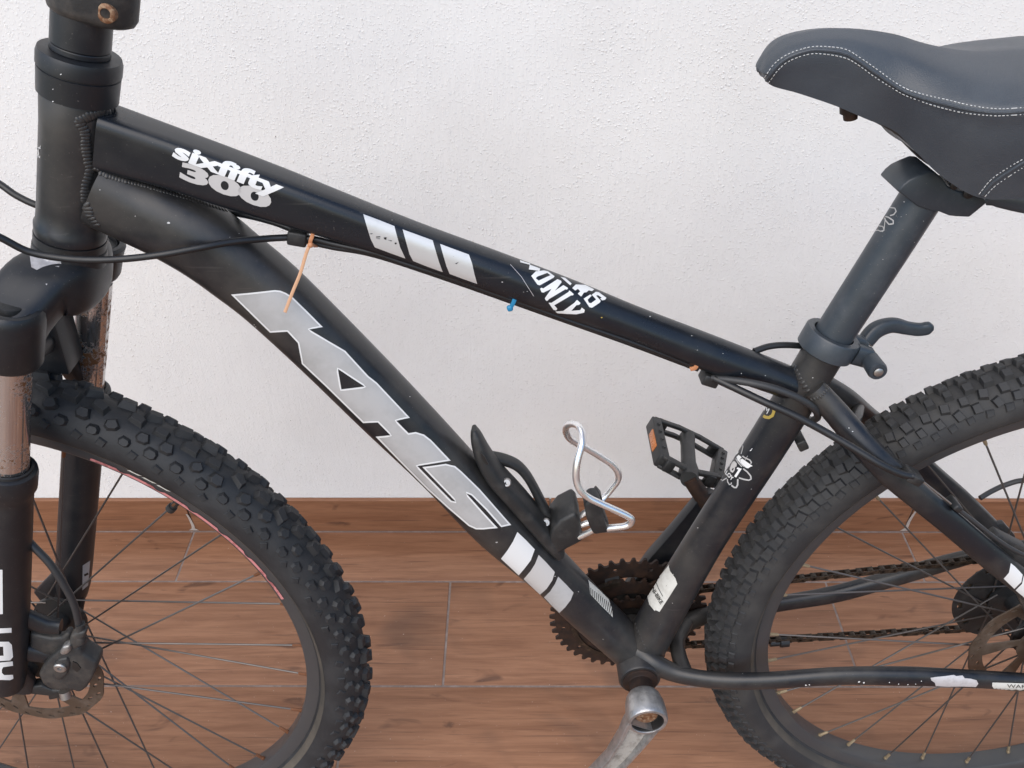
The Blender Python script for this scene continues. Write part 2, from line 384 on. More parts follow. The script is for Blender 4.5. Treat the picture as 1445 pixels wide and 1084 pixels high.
def poly_bm(outer, holes, step):
    bm = bmesh.new()
    for loop in [outer]+list(holes):
        vs = [bm.verts.new((x, y, 0)) for x, y in loop]
        for i in range(len(vs)): bm.edges.new((vs[i], vs[(i+1) % len(vs)]))
    bmesh.ops.triangle_fill(bm, use_beauty=True, edges=bm.edges[:])
    refine(bm, step); return bm
def refine(bm, step):
    for _ in range(6):
        es = [e for e in bm.edges if e.calc_length() > step]
        if not es: break
        bmesh.ops.subdivide_edges(bm, edges=es, cuts=1)
        bmesh.ops.triangulate(bm, faces=[f for f in bm.faces if len(f.verts) > 3])
def snap(px, py, tree, off, yguess=-0.02):
    d = ray(px, py)
    loc, nor, i, t = tree.ray_cast(CL, d)
    if loc is None:
        loc, nor, i, t = tree.find_nearest(L(px, py, yguess))
    if nor.dot(d) > 0: nor = -nor
    return loc+nor*off
def decal(name, outers, tree, m, parent, off=0.0004, step=5, holes=()):
    """flat print laid on a curved part: outlines in photograph points, moved onto the surface below them"""
    mb = MB()
    for i, o_ in enumerate(outers):
        bm = poly_bm(o_, holes if i == 0 else (), step)
        for v in bm.verts: v.co = snap(v.co.x, v.co.y, tree, off)
        mb.take(bm)
    return mb.build(name, m, parent, smooth=60, fix=False)
def ribbon(name, line, w, tree, m, parent, off=0.0006, closed=False, step=4, shift=0.0):
    pts = []
    L_ = list(line)+([line[0]] if closed else [])
    for a, b in zip(L_[:-1], L_[1:]):
        n = max(1, int(math.hypot(b[0]-a[0], b[1]-a[1])/step))
        for k in range(n): pts.append((a[0]+(b[0]-a[0])*k/n, a[1]+(b[1]-a[1])*k/n))
    pts.append(L_[-1])
    A, B = [], []
    n = len(pts)
    for i in range(n):
        if closed: p0, p1 = pts[(i-1) % (n-1)], pts[(i+1) % (n-1)] if i < n-1 else pts[1]
        else: p0, p1 = pts[max(i-1, 0)], pts[min(i+1, n-1)]
        tx, ty = p1[0]-p0[0], p1[1]-p0[1]; q = math.hypot(tx, ty) or 1
        nx, ny = -ty/q, tx/q
        A.append(snap(pts[i][0]+nx*(shift+w/2), pts[i][1]+ny*(shift+w/2), tree, off)); B.append(snap(pts[i][0]+nx*(shift-w/2), pts[i][1]+ny*(shift-w/2), tree, off))
    return MB().quadstrip(A, B).build(name, m, parent, smooth=60, fix=False)
def text_decal(name, body, o, ux, uy, tree, m, parent, off=0.0005, bold=0.02, step=4):
    """o: left end of the baseline; ux: vector along the whole word; uy: vector of one capital height"""
    cu = bpy.data.curves.new('t', 'FONT'); cu.body = body; cu.offset = bold; cu.resolution_u = 4
    ob = bpy.data.objects.new('t', cu); col.objects.link(ob)
    dg = bpy.context.evaluated_depsgraph_get(); me = ob.evaluated_get(dg).to_mesh()
    bm = bmesh.new(); bm.from_mesh(me); ob.evaluated_get(dg).to_mesh_clear()
    bpy.data.objects.remove(ob); bpy.data.curves.remove(cu)
    bmesh.ops.triangulate(bm, faces=bm.faces[:])
    x0 = min(v.co.x for v in bm.verts); x1 = max(v.co.x for v in bm.verts)
    for v in bm.verts:
        a = (v.co.x-x0)/(x1-x0); b = v.co.y/0.69
        v.co = (o[0]+ux[0]*a+uy[0]*b, o[1]+ux[1]*a+uy[1]*b, 0)
    refine(bm, step)
    for v in bm.verts: v.co = snap(v.co.x, v.co.y, tree, off)
    mb = MB(); mb.take(bm)
    return mb.build(name, m, parent, smooth=60, fix=False)
def edges_tube(pairs, y=0.0, n=6):
    """pairs of photograph points on the two outlines of a tube -> centre line and radii in the plane y"""
    c = [L((a+c_)/2, (b+d)/2, y) for a, b, c_, d in pairs]; rr = []
    for i, q in enumerate(pairs):
        t = (c[min(i+1, len(c)-1)]-c[max(i-1, 0)]).normalized()
        rs = []
        for px, py in (q[:2], q[2:]):
            nn = ray(px, py).cross(t).normalized(); rs.append(abs((c[i]-CL).dot(nn)))
        rr.append(sum(rs)/2)
    st = cr([(*p, r_) for p, r_ in zip(c, rr)], n)
    return [Vector(s_[:3]) for s_ in st], [s_[3] for s_ in st]

# ------------------------------------------------------------------ the setting: wall, skirting, tiled floor
YW = 0.4717
wall = MB().box((0, YW+0.008+0.10, 1.25), Vector((3.2, 0, 0)), Vector((0, 0.10, 0)), Vector((0, 0, 1.27))).build('wall', M['wall'], smooth=0)
tag(wall, 'rough white plastered wall behind the bicycle', kind='structure')
floor = MB().box((0, -1.3, -0.053), Vector((3.2, 0, 0)), Vector((0, 1.779, 0)), Vector((0, 0, 0.0519))).build('floor', M['grout'], smooth=0)
tag(floor, 'floor of brown wood look tiles with grey joints', kind='structure')
def tile_mesh(w, d, h):
    mb = MB().box((0, 0, -h/2), Vector((w/2, 0, 0)), Vector((0, d/2, 0)), Vector((0, 0, h/2)))
    me = mb.mesh('tile', bevel=0.0009); me.materials.append(M['tile'])
    me.polygons.foreach_set('use_smooth', [True]*len(me.polygons)); me.set_sharp_from_angle(angle=R(60)); return me
G = 0.0033
rows = [(YW-0.0015, 0.3625, -0.557)]
y = 0.3625
offs = [-0.104, -0.240, -0.45, -0.02, -0.31]
for i in range(15): rows.append((y, y-0.1905, offs[i % 5])); y -= 0.1905
tm_edge = tile_mesh(0.617-G, rows[0][0]-rows[0][1]-G, 0.008); tm = tile_mesh(0.617-G, 0.1905-G, 0.008)
for i, (ya, yb, xo) in enumerate(rows):
    for k in range(-5, 6):
        xc = xo+0.617*(k+0.5)
        if abs(xc) > 2.85: continue
        o = bpy.data.objects.new('tile', tm_edge if i == 0 else tm); col.objects.link(o); o.parent = floor
        o.location = (xc, (ya+yb)/2, random.uniform(-0.0002, 0.0002))
sk = MB().box((0, YW+0.006, 0.0365), Vector((3.2, 0, 0)), Vector((0, 0.0018, 0)), Vector((0, 0, 0.036))).build('skirting', M['grout'], smooth=0)
tag(sk, 'brown wood look tile skirting along the foot of the wall', kind='structure')
mb = MB().box((0, 0, 0), Vector((0.308, 0, 0)), Vector((0, 0.0037, 0)), Vector((0, 0, 0.0385)))
sm = mb.mesh('skirting_tile', bevel=0.001); sm.materials.append(M['skirt'])
for k in range(-5, 5):
    o = bpy.data.objects.new('skirting_tile', sm); col.objects.link(o); o.parent = sk
    o.location = (-0.557+0.619*(k+0.5), YW+0.0037+random.uniform(-0.0004, 0.0004), 0.0372+random.uniform(-0.0004, 0.0004))
# smears of pale grout in the skirting joints
for k, xx in enumerate((-0.557, 0.062, 0.681)):
    n = 9; A = []; B = []
    for i in range(n):
        z = 0.002+0.075*i/(n-1)*(0.55 if k == 0 else 0.8); x = xx+(0.010 if k else -0.004)*(i/n)**2+random.uniform(-0.0008, 0.0008); w = 0.0030-0.0016*i/n+(0.006 if i < 1 else 0)
        A.append((x-w, YW-0.0008, z)); B.append((x+w, YW-0.0008, z))
    if k == 1: continue
    MB().quadstrip(A, B).build('grout_smear', mat('pale_grout', (0.42, 0.36, 0.32), 0.9, bump=0.4, bscale=800), sk, fix=False)

# ------------------------------------------------------------------ bicycle
bike = bpy.data.objects.new('bicycle', None); col.objects.link(bike)
bike.matrix_world = BM
tag(bike, 'black hardtail mountain bicycle with grey lettering leaning towards the white wall', 'bicycle')
BV = {}
# --- main tubes
def stem_tube(pairs, y=0.0, n=6): return edges_tube(pairs, y, n)
# top tube: squared at the head, round at the seat
path, rr = edges_tube([(172, 146, 122, 240), (255, 179, 220, 264), (332, 209, 300, 289), (410, 240, 378, 312), (480, 269, 453, 334), (589, 313, 567, 369), (712, 358, 693, 413),
                       (820, 399, 803, 452), (900, 432, 884, 480), (1010, 474, 994, 524), (1109, 513, 1090, 557), (1150, 532, 1131, 574)])
n = len(path); tt = MB()
sect = []
for i, r_ in enumerate(rr):
    f = min(1.0, i/(0.66*n)); ex = 6.0*(1-f)**1.2+2.0*(1-(1-f)**1.2)
    sect.append((r_*(0.80*(1-f)+1.0*f), r_*(0.74*(1-f)+1.0*f), ex))
tt.sweep(path, sect, 40, plane=True)
frame = None
o_tt = tt.build('top_tube', M['toptube'], None); BV['tt'] = tt.bvh()
# down tube: deep at the head, tapering and round at the bottom bracket
path, rr = edges_tube([(160, 215, 118, 318), (205, 240, 166, 340), (262, 264, 212, 362), (324, 297, 255, 386), (374, 338, 300, 417), (426, 383, 346, 452), (499, 456, 425, 524),
                       (579, 539, 508, 604), (660, 627, 594, 685), (735, 712, 672, 765), (800, 780, 746, 826), (844, 827, 793, 871), (891, 874, 848, 920), (925, 912, 888, 955)])
dt = MB()
sect = []
for i, r_ in enumerate(rr):
    f = i/(len(rr)-1); ex = 2.7*(1-f)+2.1*f
    sect.append((r_*0.95, r_*(0.82*(1-f)+0.96*f), ex))
dt.sweep(path, sect, 40, plane=True)
o_dt = dt.build('down_tube', M['frame'], None); BV['dt'] = dt.bvh()
# seat tube
path, rr = edges_tube([(1139, 470, 1207, 484), (1122, 505, 1190, 511), (1046, 629, 1114, 632), (966, 757, 1030, 759), (905, 856, 966, 872), (880, 900, 943, 915)])
st = MB().sweep(path, rr, 36, plane=True)
o_st = st.build('seat_tube', M['frame'], None); BV['st'] = st.bvh()
ST0, ST1 = path[0], path[-1]; STD = (ST0-ST1).normalized(); STR = rr[0]
# head tube
def axis_lathe(prof, seg=40, steer=False):
    mb = MB(); mb.lathe(HO, AXD, [((z-0.75)/math.sin(HA), r_) for z, r_ in prof], seg); return mb
ht = axis_lathe([(0.8165, 0.0236), (0.817, 0.0252), (0.824, 0.0257), (0.826, 0.0244), (0.84, 0.0240), (0.90, 0.0240), (0.919, 0.0246), (0.9205, 0.0240)])
o_ht = ht.build('head_tube', M['frame'], None); BV['ht'] = ht.bvh()
frame = o_dt; frame.name = 'frame'; frame.parent = bike
bb = MB().lathe(BB, (0, 1, 0), [(-0.0365, 0.0185), (-0.0365, 0.0215), (-0.0345, 0.0228), (0.0345, 0.0228), (0.0365, 0.0215), (0.0365, 0.0185)], 40)
o_bb = bb.build('bottom_bracket_shell', M['frame'], None); BV['bb'] = bb.bvh()
for o in (o_tt, o_st, o_ht, o_bb): o.parent = frame

# --- rear triangle
def stay(pts, name, n=8, m='frame', seg=22, parent=None):
    """pts: (px, py, y, half height in photograph points, flattening)"""
    c = [L(p[0], p[1], p[2]) for p in pts]
    q = [(*a, p[3]*pix(a)[2]/FOC, p[4]) for a, p in zip(c, pts)]
    s_ = cr(q, n)
    mb = MB().sweep([Vector(a[:3]) for a in s_], [(a[3], a[3]*a[4], 2.2) for a in s_], seg, plane=True)
    o = mb.build(name, M[m], parent or frame); return o, mb.bvh()
o, BV['ss'] = stay([(1148, 548, -0.016, 17, .9), (1180, 583, -0.026, 18, .9), (1220, 630, -0.044, 19, .85), (1258, 668, -0.056, 20, .75), (1300, 704, -0.062, 19, .7), (1345, 741, -0.066, 18.5, .7), (1400, 788, -0.068, 18.5, .7), (1440, 820, -0.069, 18, .7), (1490, 862, -0.069, 18, .7)], 'seat_stay')
stay([(1160, 540, 0.014, 14, .9), (1195, 562, 0.026, 14, .9), (1225, 588, 0.044, 14, .85), (1262, 622, 0.056, 17, .8), (1310, 668, 0.062, 17, .7), (1352, 705, 0.066, 17, .7), (1395, 745, 0.068, 15, .7), (1425, 775, 0.068, 12, .7)], 'seat_stay')
o, BV['cs'] = stay([(900, 920, -0.012, 17, .8), (920, 935, -0.024, 16, .8), (950, 949, -0.032, 14, .8), (985, 957, -0.040, 13.5, .75), (1030, 961, -0.048, 13.5, .75), (1090, 960, -0.054, 13.5, .75), (1181, 954, -0.060, 14.5, .7), (1270, 954, -0.064, 15.5, .7), (1330, 956, -0.066, 15, .7), (1445, 962, -0.068, 14, .7), (1500, 966, -0.068, 14, .7)], 'chain_stay')
stay([(912, 905, 0.024, 15, .8), (945, 893, 0.034, 15, .8), (985, 872, 0.046, 14, .75), (1040, 861, 0.054, 14, .75), (1105, 851, 0.060, 13, .7), (1180, 838, 0.064, 14, .7), (1260, 816, 0.066, 14, .7), (1340, 793, 0.068, 13, .7), (1400, 778, 0.068, 11, .7), (1450, 770, 0.068, 10, .7)], 'chain_stay')
# bridges: yoke behind the bottom bracket, brace between the seat stays
MB().sweep([Vector(p) for p in cr([L(966, 948, -0.034), L(958, 925, -0.012), L(956, 903, 0.012), L(968, 878, 0.036)], 8)], 0.0085, 16).build('chain_stay_bridge', M['frame'], frame)
MB().sweep([Vector(p) for p in cr([L(1200, 612, -0.036), L(1208, 588, 0.0), L(1212, 572, 0.036)], 8)], 0.0055, 14).build('seat_stay_bridge', M['frame'], frame)
# weld beads
def weld(line, trees, size, name='weld_bead', parent=None, gap=4.8, stretch=1.35):
    mb = MB(); pts = []
    for a, b in zip(line[:-1], line[1:]):
        k = max(1, round(math.hypot(b[0]-a[0], b[1]-a[1])/gap))
        pts += [(a[0]+(b[0]-a[0])*i/k, a[1]+(b[1]-a[1])*i/k) for i in range(k)]
    pts.append(line[-1]); P3 = []
    for px, py in pts:
        best = None; d = ray(px, py)
        for t in trees:
            h = t.ray_cast(CL, d)
            if h[0] is not None and (best is None or h[3] < best[3]): best = h
        if best: P3.append((best[0], best[1] if best[1].dot(d) < 0 else -best[1]))
    for i, (p, nn) in enumerate(P3):
        t = P3[min(i+1, len(P3)-1)][0]-P3[max(i-1, 0)][0]; t = (t-nn*t.dot(nn)).normalized(); w = nn.cross(t)
        bm = bmesh.new(); bmesh.ops.create_icosphere(bm, subdivisions=2, radius=1.0)
        k = random.uniform(0.9, 1.1)
        mt = Matrix((( *(t*size*0.75*k),), ( *(w*size*stretch*k),), (*(nn*size*0.5),))).transposed().to_4x4(); mt.translation = p-nn*size*0.16
        mb.take(bm, mt)
    return mb.build(name, M['frame'], parent or frame, smooth=80, fix=False)
HT = [BV['ht'], BV['tt'], BV['dt'], BV['st']]
weld([(112, 172), (120, 186), (122, 205), (124, 225), (128, 240)], HT, 0.0029)
weld([(112, 172), (126, 165), (150, 158), (172, 142)], HT, 0.0029)
weld([(128, 242), (121, 262), (121, 285), (126, 305), (136, 318)], HT, 0.0029)
weld([(134, 240), (165, 250), (210, 262), (260, 277), (305, 292), (322, 297)], HT, 0.0026)
weld([(1118, 512), (1128, 535), (1140, 552), (1152, 560)], HT, 0.0022, gap=6)
weld([(1145, 565), (1158, 560), (1170, 548)], HT+[BV['ss']], 0.0016)
weld([(894, 876), (902, 896), (910, 915)], HT, 0.0014)

# --- headset and stem
hs = axis_lathe([(0.9205, 0.0245), (0.921, 0.0263), (0.937, 0.0267), (0.9375, 0.0258), (0.9385, 0.0258), (0.939, 0.0272), (0.946, 0.0272), (0.949, 0.0262), (0.9495, 0.020)], 48)
o = hs.build('headset', M['fork'], bike); BV['hs'] = hs.bvh()
lr = axis_lathe([(0.8095, 0.0232), (0.8095, 0.0257), (0.8160, 0.0257), (0.8163, 0.0235)], 48).build('lower_bearing_cup', M['fork'], o)
for a, b in ((0.9496, 0.9535), (0.9538, 0.9770)):
    axis_lathe([(a, 0.0178), (a, 0.0187), (a+0.0006, 0.0192), (b-0.0006, 0.0192), (b, 0.0187), (b, 0.0178)], 40).build('spacer', M['fork'], o)
sm_ = MB()
ang0 = []
stem = MB()
# stem clamp round the steerer, with its two lugs and pinch bolt behind
prof = []
for k in range(40):
    a = 2*math.pi*k/40; c, s_ = math.cos(a), math.sin(a)
    rr_ = 0.0222+0.0135*max(0.0, c)**4
    prof.append((rr_*c, rr_*s_))
Bx = SROT.to_3x3() @ (-FWD); By = SROT.to_3x3() @ Vector((0, 1, 0)); Az = AXD
def stem_ring(z, sc, dz=0.0):
    o_ = S(0, 0, z)
    return [o_+Bx*(x*sc)+By*(y_*sc)+Az*dz for x, y_ in prof]
stem.ring_loft([stem_ring(0.9735, 0.84), stem_ring(0.9755, 0.95), stem_ring(0.9790, 1.0), stem_ring(1.020, 1.0), stem_ring(1.0235, 0.96), stem_ring(1.0245, 0.85)])
stem.sweep([S(0.010, 0, 1.004), S(0.05, 0, 1.008), S(0.085, 0, 1.012)], [(0.016, 0.018, 2.4), (0.014, 0.016, 2.4), (0.016, 0.022, 2.4)], 24, ref=Vector((0, 1, 0)))
o_stem = stem.build('stem', M['dusty'], bike); BV['stem'] = stem.bvh()
bp_ = snap(150, 19, BV['stem'], 0.0)
bd = (By*-1).normalized()
MB().lathe(bp_-bd*0.004, bd, [(0, 0.0062), (0.0050, 0.0062), (0.0056, 0.0054), (0.0056, 0.0034), (0.003, 0.0030)], 20).build('bolt', M['rustbolt'], o_stem)

# --- fork: crown, stanchions, lower legs with arch
EL = 0.0115; YL = 0.062
crown = MB()
cp = [(EL+0.002, -YL, 0.762), (EL+0.001, -0.048, 0.772), (EL-0.004, -0.030, 0.784), (0.0, -0.012, 0.7835), (0.0, 0.012, 0.7835), (EL-0.004, 0.030, 0.784), (EL+0.001, 0.048, 0.772), (EL+0.002, YL, 0.762)]
cs_ = cr([(*S(*q), h, w) for q, h, w in zip(cp, (0.021, 0.0200, 0.0200, 0.0245, 0.0245, 0.0200, 0.0195, 0.019), (0.0225, 0.0235, 0.0250, 0.0268, 0.0268, 0.0250, 0.0235, 0.0225))], 6)
rings = []
for i, a in enumerate(cs_):
    p = Vector(a[:3]); t = Vector(cs_[min(i+1, len(cs_)-1)][:3])-Vector(cs_[max(i-1, 0)][:3]); t.normalize()
    W_ = (SROT.to_3x3() @ FWD); W_ = (W_-t*W_.dot(t)).normalized(); U_ = W_.cross(t).normalized()
    if U_.z < 0: U_ = -U_
    ring = []
    for k in range(28):
        g = 2*math.pi*k/28; c, s_ = math.cos(g), math.sin(g)
        ring.append(p+W_*(a[4]*math.copysign(abs(c)**0.55, c))+U_*(a[3]*math.copysign(abs(s_)**0.55, s_)))
    rings.append(ring)
crown.ring_loft(rings)
sax = SROT.to_3x3() @ AXD
def leg_lathe(mb, y_, prof, seg=40, e=EL):
    if y_ > 0: e = e-0.006
    mb.lathe(S(e, y_, 0.75), sax, [((z-0.75)/math.sin(HA), r_) for z, r_ in prof], seg); return mb
for s_ in (-1, 1):
    leg_lathe(crown, s_*YL, ([(0.7365, 0.0155), (0.7368, 0.0212), (0.739, 0.0224), (0.775, 0.0232)] if s_ < 0 else [(0.752, 0.0155), (0.7525, 0.0185), (0.757, 0.0205), (0.775, 0.0215)])+[(0.781, 0.0226), (0.7835, 0.0205), (0.7835, 0.0172), (0.774, 0.0168), (0.773, 0.004)])
crown.lathe(HO, AXD, [((z-0.75)/math.sin(HA), r_) for z, r_ in ((0.782, 0.026), (0.800, 0.0268), (0.8075, 0.0262), (0.809, 0.0235))], 44)
o_fork = crown.build('fork', M['fork'], bike, smooth=45); BV['crown'] = crown.bvh()
for s_ in (-1, 1):
    cap = MB(); leg_lathe(cap, s_*YL, [(0.772, 0.0160), (0.7815, 0.0160), (0.7825, 0.0148), (0.7800, 0.0140), (0.7800, 0.0100), (0.7840, 0.0092), (0.7845, 0.0080), (0.7845, 0.0008)], 32)
    cap.build('top_cap', M['matte'], o_fork)
    q = MB(); leg_lathe(q, s_*YL, [(0.56, 0.0148), (0.745, 0.0148)], 44); q.build('stanchion', M['chrome'] if s_ < 0 else M['chrome_far'], o_fork)
    if s_ < 0: BV['stan'] = q.bvh()
    low = MB()
    leg_lathe(low, s_*YL, [(0.352, 0.0135), (0.354, 0.0160), (0.372, 0.0182), (0.40, 0.0186), (0.60, 0.0186), (0.6085, 0.0190), (0.613, 0.0212), (0.628, 0.0216), (0.6315, 0.0208), (0.6330, 0.0180)], 44)
    if s_ < 0:
        # disc mount arms behind the near leg
        for za, zb in ((0.452, 0.440), (0.402, 0.398)):
            low.sweep([S(EL-0.008, -YL+0.004, za), S(EL-0.030, -YL+0.010, zb), S(EL-0.044, -YL+0.012, zb+0.001)], [(0.0125, 0.006, 2.6), (0.010, 0.006, 2.6), (0.0085, 0.006, 2.6)], 16, ref=Vector((0, 1, 0)))
    else:
        low.sweep([S(EL-0.004, YL-0.004, 0.385), S(EL+0.012, YL-0.006, 0.350), S(EL+0.0, YL-0.008, 0.335)], [(0.017, 0.008, 2.6), (0.020, 0.007, 2.6), (0.016, 0.006, 2.6)], 18, ref=Vector((0, 1, 0)))
    # dropout
    low.sweep([S(EL, s_*(YL-0.004), 0.372), S(0.004, s_*(YL-0.008), 0.352), S(0.002, s_*(YL-0.008), 0.336)], [(0.017, 0.008, 2.6), (0.0165, 0.006, 2.6), (0.013, 0.005, 2.6)], 18, ref=Vector((0, 1, 0)))
    ol = low.build('lower_leg', M['fork'], o_fork, smooth=40)
    if s_ < 0: BV['leg'] = low.bvh(); o_leg = ol
    else: BV['legfar'] = low.bvh(); o_legfar = ol
    ring = MB(); leg_lathe(ring, s_*YL, [(0.6315, 0.0152), (0.6345, 0.0152), (0.6358, 0.0165), (0.6352, 0.0178), (0.632, 0.0182)], 40); ring.build('dust_seal', M['matte'], ol)
arch = MB()
ap = cr([(*L(124, 548, 0.060), 0.008, 0.009), (*L(108, 524, 0.055), 0.010, 0.010), (*L(90, 500, 0.045), 0.009, 0.010), (*L(68, 482, 0.026), 0.009, 0.010), (*L(50, 486, 0.0), 0.009, 0.011), (*L(30, 498, -0.026), 0.011, 0.012), (*L(6, 545, -0.048), 0.011, 0.011), (*L(-12, 620, -0.060), 0.011, 0.010)], 6)
arch.sweep([Vector(a[:3]) for a in ap], [(a[3], a[4], 3.6) for a in ap], 24, ref=SROT.to_3x3() @ AXD.cross(Vector((0, 1, 0))))
ab = [L(x, y_, 0.012) for x, y_ in ((40, 525), (46, 480), (60, 466), (75, 456), (79, 462), (92, 508), (98, 530))]
arch.plate([(p.x, p.z) for p in ab], [], 0.012, 0.046, 0.002)
arch.build('fork_arch', M['fork'], o_fork)

# --- wheels
def lug(kind):
    """one tread block, standing on z = 0, x along the rolling direction"""
    mb = MB()
    if kind == 'hex': base = [(-.0075, -.003), (-.0035, -.0062), (.0050, -.0058), (.0085, -.001), (.0060, .0055), (-.0040, .0060)]; h = .0055; t = 0.72
    elif kind == 'wedge': base = [(-.0085, -.0045), (.0065, -.0055), (.0085, .0010), (.0050, .0050), (-.0080, .0042)]; h = .0064; t = 0.76
    elif kind == 'oval': base = [(-.0068, -.0030), (-.0030, -.0056), (.0050, -.0052), (.0074, .0), (.0046, .0054), (-.0040, .0054), (-.0070, .0022)]; h = .0048; t = 0.70
    elif kind == 'block': base = [(-.0048, -.0052), (.0044, -.0052), (.0050, .0048), (-.0046, .0052)]; h = .0066; t = 0.80
    elif kind == 'mid': base = [(-.0048, -.0050), (.0040, -.0052), (.0050, .0046), (-.0040, .0052)]; h = .0054; t = 0.82
    elif kind == 'side': base = [(-.0050, -.0060), (.0046, -.0055), (.0050, .0055), (-.0042, .0060)]; h = .0046; t = 0.82
    else: base = [(-.0044, -.0042), (.0046, -.0046), (.0044, .0044), (-.0050, .0040)]; h = .0022; t = 0.82
    n = len(base)
    mb.ring_loft([[(x*1.08, y_*1.08, -0.0012) for x, y_ in base], [(x, y_, 0.001) for x, y_ in base], [(x*(t+.06), y_*(t+.06), h-0.0006) for x, y_ in base], [(x*t, y_*t, h) for x, y_ in base]])
    return mb
RC, TR = 0.3178, 0.0262
def wheel(c, mtx, rows, ncount, tm_, phase, label, nipm, fl_near, fl_far, skew):
    X = mtx if mtx else Matrix.Identity(4)
    prof = [(0.2935, -0.0105), (0.298, -0.0150)]
    for k in range(-125, 126, 10):
        a = R(k); prof.append((RC+TR*math.cos(a), TR*1.02*math.sin(a)))
    prof += [(0.298, 0.0150), (0.2935, 0.0105)]
    prof = [(r_, y_) for r_, y_ in prof if r_ > 0.293]
    tyre = MB().torus(c, prof, 200, X).build('tyre', M[tm_], bike, smooth=50)
    tyre['label'] = label
    rp = [(0.2816, -0.0085), (0.2822, -0.0105), (0.2860, -0.0128), (0.2960, -0.0132), (0.2975, -0.0122), (0.2975, 0.0122), (0.2960, 0.0132), (0.2860, 0.0128), (0.2822, 0.0105), (0.2816, 0.0085)]
    rm = MB().torus(c, rp, 200, X); rim = rm.build('rim', M['rim'], bike, smooth=35)
    # tread blocks: the ones that show most are single objects, the others one piece
    meshes = {}
    cand = []
    for b, kind, shift, tw, sc in rows:
        for i in range(ncount):
            jt = 1.0 if tm_ == 'tyre' else 0.3
            a = 2*math.pi*(i+shift+random.uniform(-0.12, 0.12)*jt)/ncount+phase; bb_ = R(b+random.uniform(-2.5, 2.5)*jt)
            ca, sa = math.cos(a), math.sin(a)
            er = Vector((ca, 0, sa)); et = Vector((-sa, 0, ca)); ey = Vector((0, 1, 0))
            nn = er*math.cos(bb_)+ey*math.sin(bb_); ww = ey*math.cos(bb_)-er*math.sin(bb_)
            p = c+er*RC+nn*TR
            tw_ = R(tw+random.uniform(-9, 9)*(1+jt))
            t1 = et*math.cos(tw_)+ww*math.sin(tw_); w1 = ww*math.cos(tw_)-et*math.sin(tw_)
            k = sc*random.uniform(0.88, 1.08)
            m4 = Matrix(((*(t1*k),), (*(w1*k),), (*(nn*random.uniform(0.86-0.24*jt, 1.0)),))).transposed().to_4x4(); m4.translation = p
            m4 = X @ m4
            P = m4.translation; u, v, d = pix(P); face = (CL-P).normalized().dot(m4.to_3x3() @ Vector((0, 0, 1)))
            vis = -20 < u < PW+20 and -20 < v < PH+20
            cand.append(((face+0.35)/d if vis and face > -0.35 else -1, kind, m4))
    cand.sort(key=lambda q: -q[0])
    rest = MB()
    for i, (sc, kind, m4) in enumerate(cand):
        if i < 285 and sc > 0:
            if kind not in meshes:
                me = lug(kind).mesh('tread_block'); me.materials.append(M[tm_]); meshes[kind] = me
            o = bpy.data.objects.new('tread_block', meshes[kind]); col.objects.link(o); o.parent = tyre; o.matrix_local = m4
        else:
            g = lug(kind); b0 = len(rest.v); rest.v += [m4 @ v for v in g.v]; rest.f += [tuple(b0+q for q in f) for f in g.f]
    t = rest.build('tread', M[tm_], tyre, smooth=0); t['kind'] = 'stuff'
    for y_s in (-1, 1):
        bl = [(0.2984, y_s*0.0150), (0.2988, y_s*0.0167), (0.3022, y_s*0.0216), (0.3045, y_s*0.0232), (0.3040, y_s*0.0200)]
        MB().torus(c, bl, 160, X).build('bead_line', M['beaddust'], tyre, smooth=50)
    # hub and spokes
    hub = MB().lathe(c, (0, 1, 0), [(-0.05, 0.007), (-0.047, 0.0095), (fl_near-0.002, 0.0115), (fl_near-0.002, 0.0285), (fl_near+0.0015, 0.0285), (fl_near+0.004, 0.0125), (0, 0.0105), (fl_far-0.004, 0.0125), (fl_far-0.0015, 0.0285), (fl_far+0.002, 0.0285), (fl_far+0.002, 0.0115), (0.047, 0.0095), (0.05, 0.007)], 36)
    hub.v = [X @ v for v in hub.v]
    hub_o = hub.build('hub', M['matte'], bike)
    for j in range(32):
        near = j % 2 == 0; lead = (j//2) % 2 == 0
        th = 2*math.pi*j/32+skew
        hh = th+(R(62) if lead else -R(62))
        fl = fl_near if near else fl_far
        pr = c+Vector((0.2818*math.cos(th), (-0.003 if near else 0.003), 0.2818*math.sin(th)))
        ph = c+Vector((0.0255*math.cos(hh), fl+(0.0022 if lead else -0.0022), 0.0255*math.sin(hh)))
        pr, ph = X @ pr, X @ ph
        d = (ph-pr).normalized()
        MB().sweep([pr+d*0.006, ph], 0.00098, 6).build('spoke', M['spoke'], rim)
        MB().sweep([pr-d*0.003, pr+d*0.003, pr+d*0.0034, pr+d*0.011, pr+d*0.0125], [0.0023, 0.0023, 0.0018, 0.0018, 0.0011], 8).build('nipple', M[nipm], rim)
    return tyre, rim, hub_o, rm
rows_f = [(-13, 'wedge', 0.0, 12, 0.95), (13, 'wedge', 0.5, -12, 0.95), (-37, 'hex', 0.5, -14, 0.88), (37, 'hex', 0.0, 14, 0.88), (-61, 'oval', 0.0, 10, 0.86), (61, 'oval', 0.5, -10, 0.86), (-79, 'small', 0.5, 20, 0.8)]
rows_r = [(-11, 'block', 0.0, 0, 0.90), (11, 'block', 0.08, 0, 0.90), (-32, 'mid', 0.5, 8, 0.92), (33, 'mid', 0.5, -8, 0.92), (-53, 'side', 0.05, -6, 0.80), (54, 'side', 0.05, 6, 0.80), (-70, 'small', 0.55, 0, 0.80)]
tyre_f, rim_f, hub_f, rm_f = wheel(AXF, SROT, rows_f, 84, 'tyre', 0.0, 'black front tyre with angular tread blocks', 'copper', -0.024, 0.032, R(2.0))
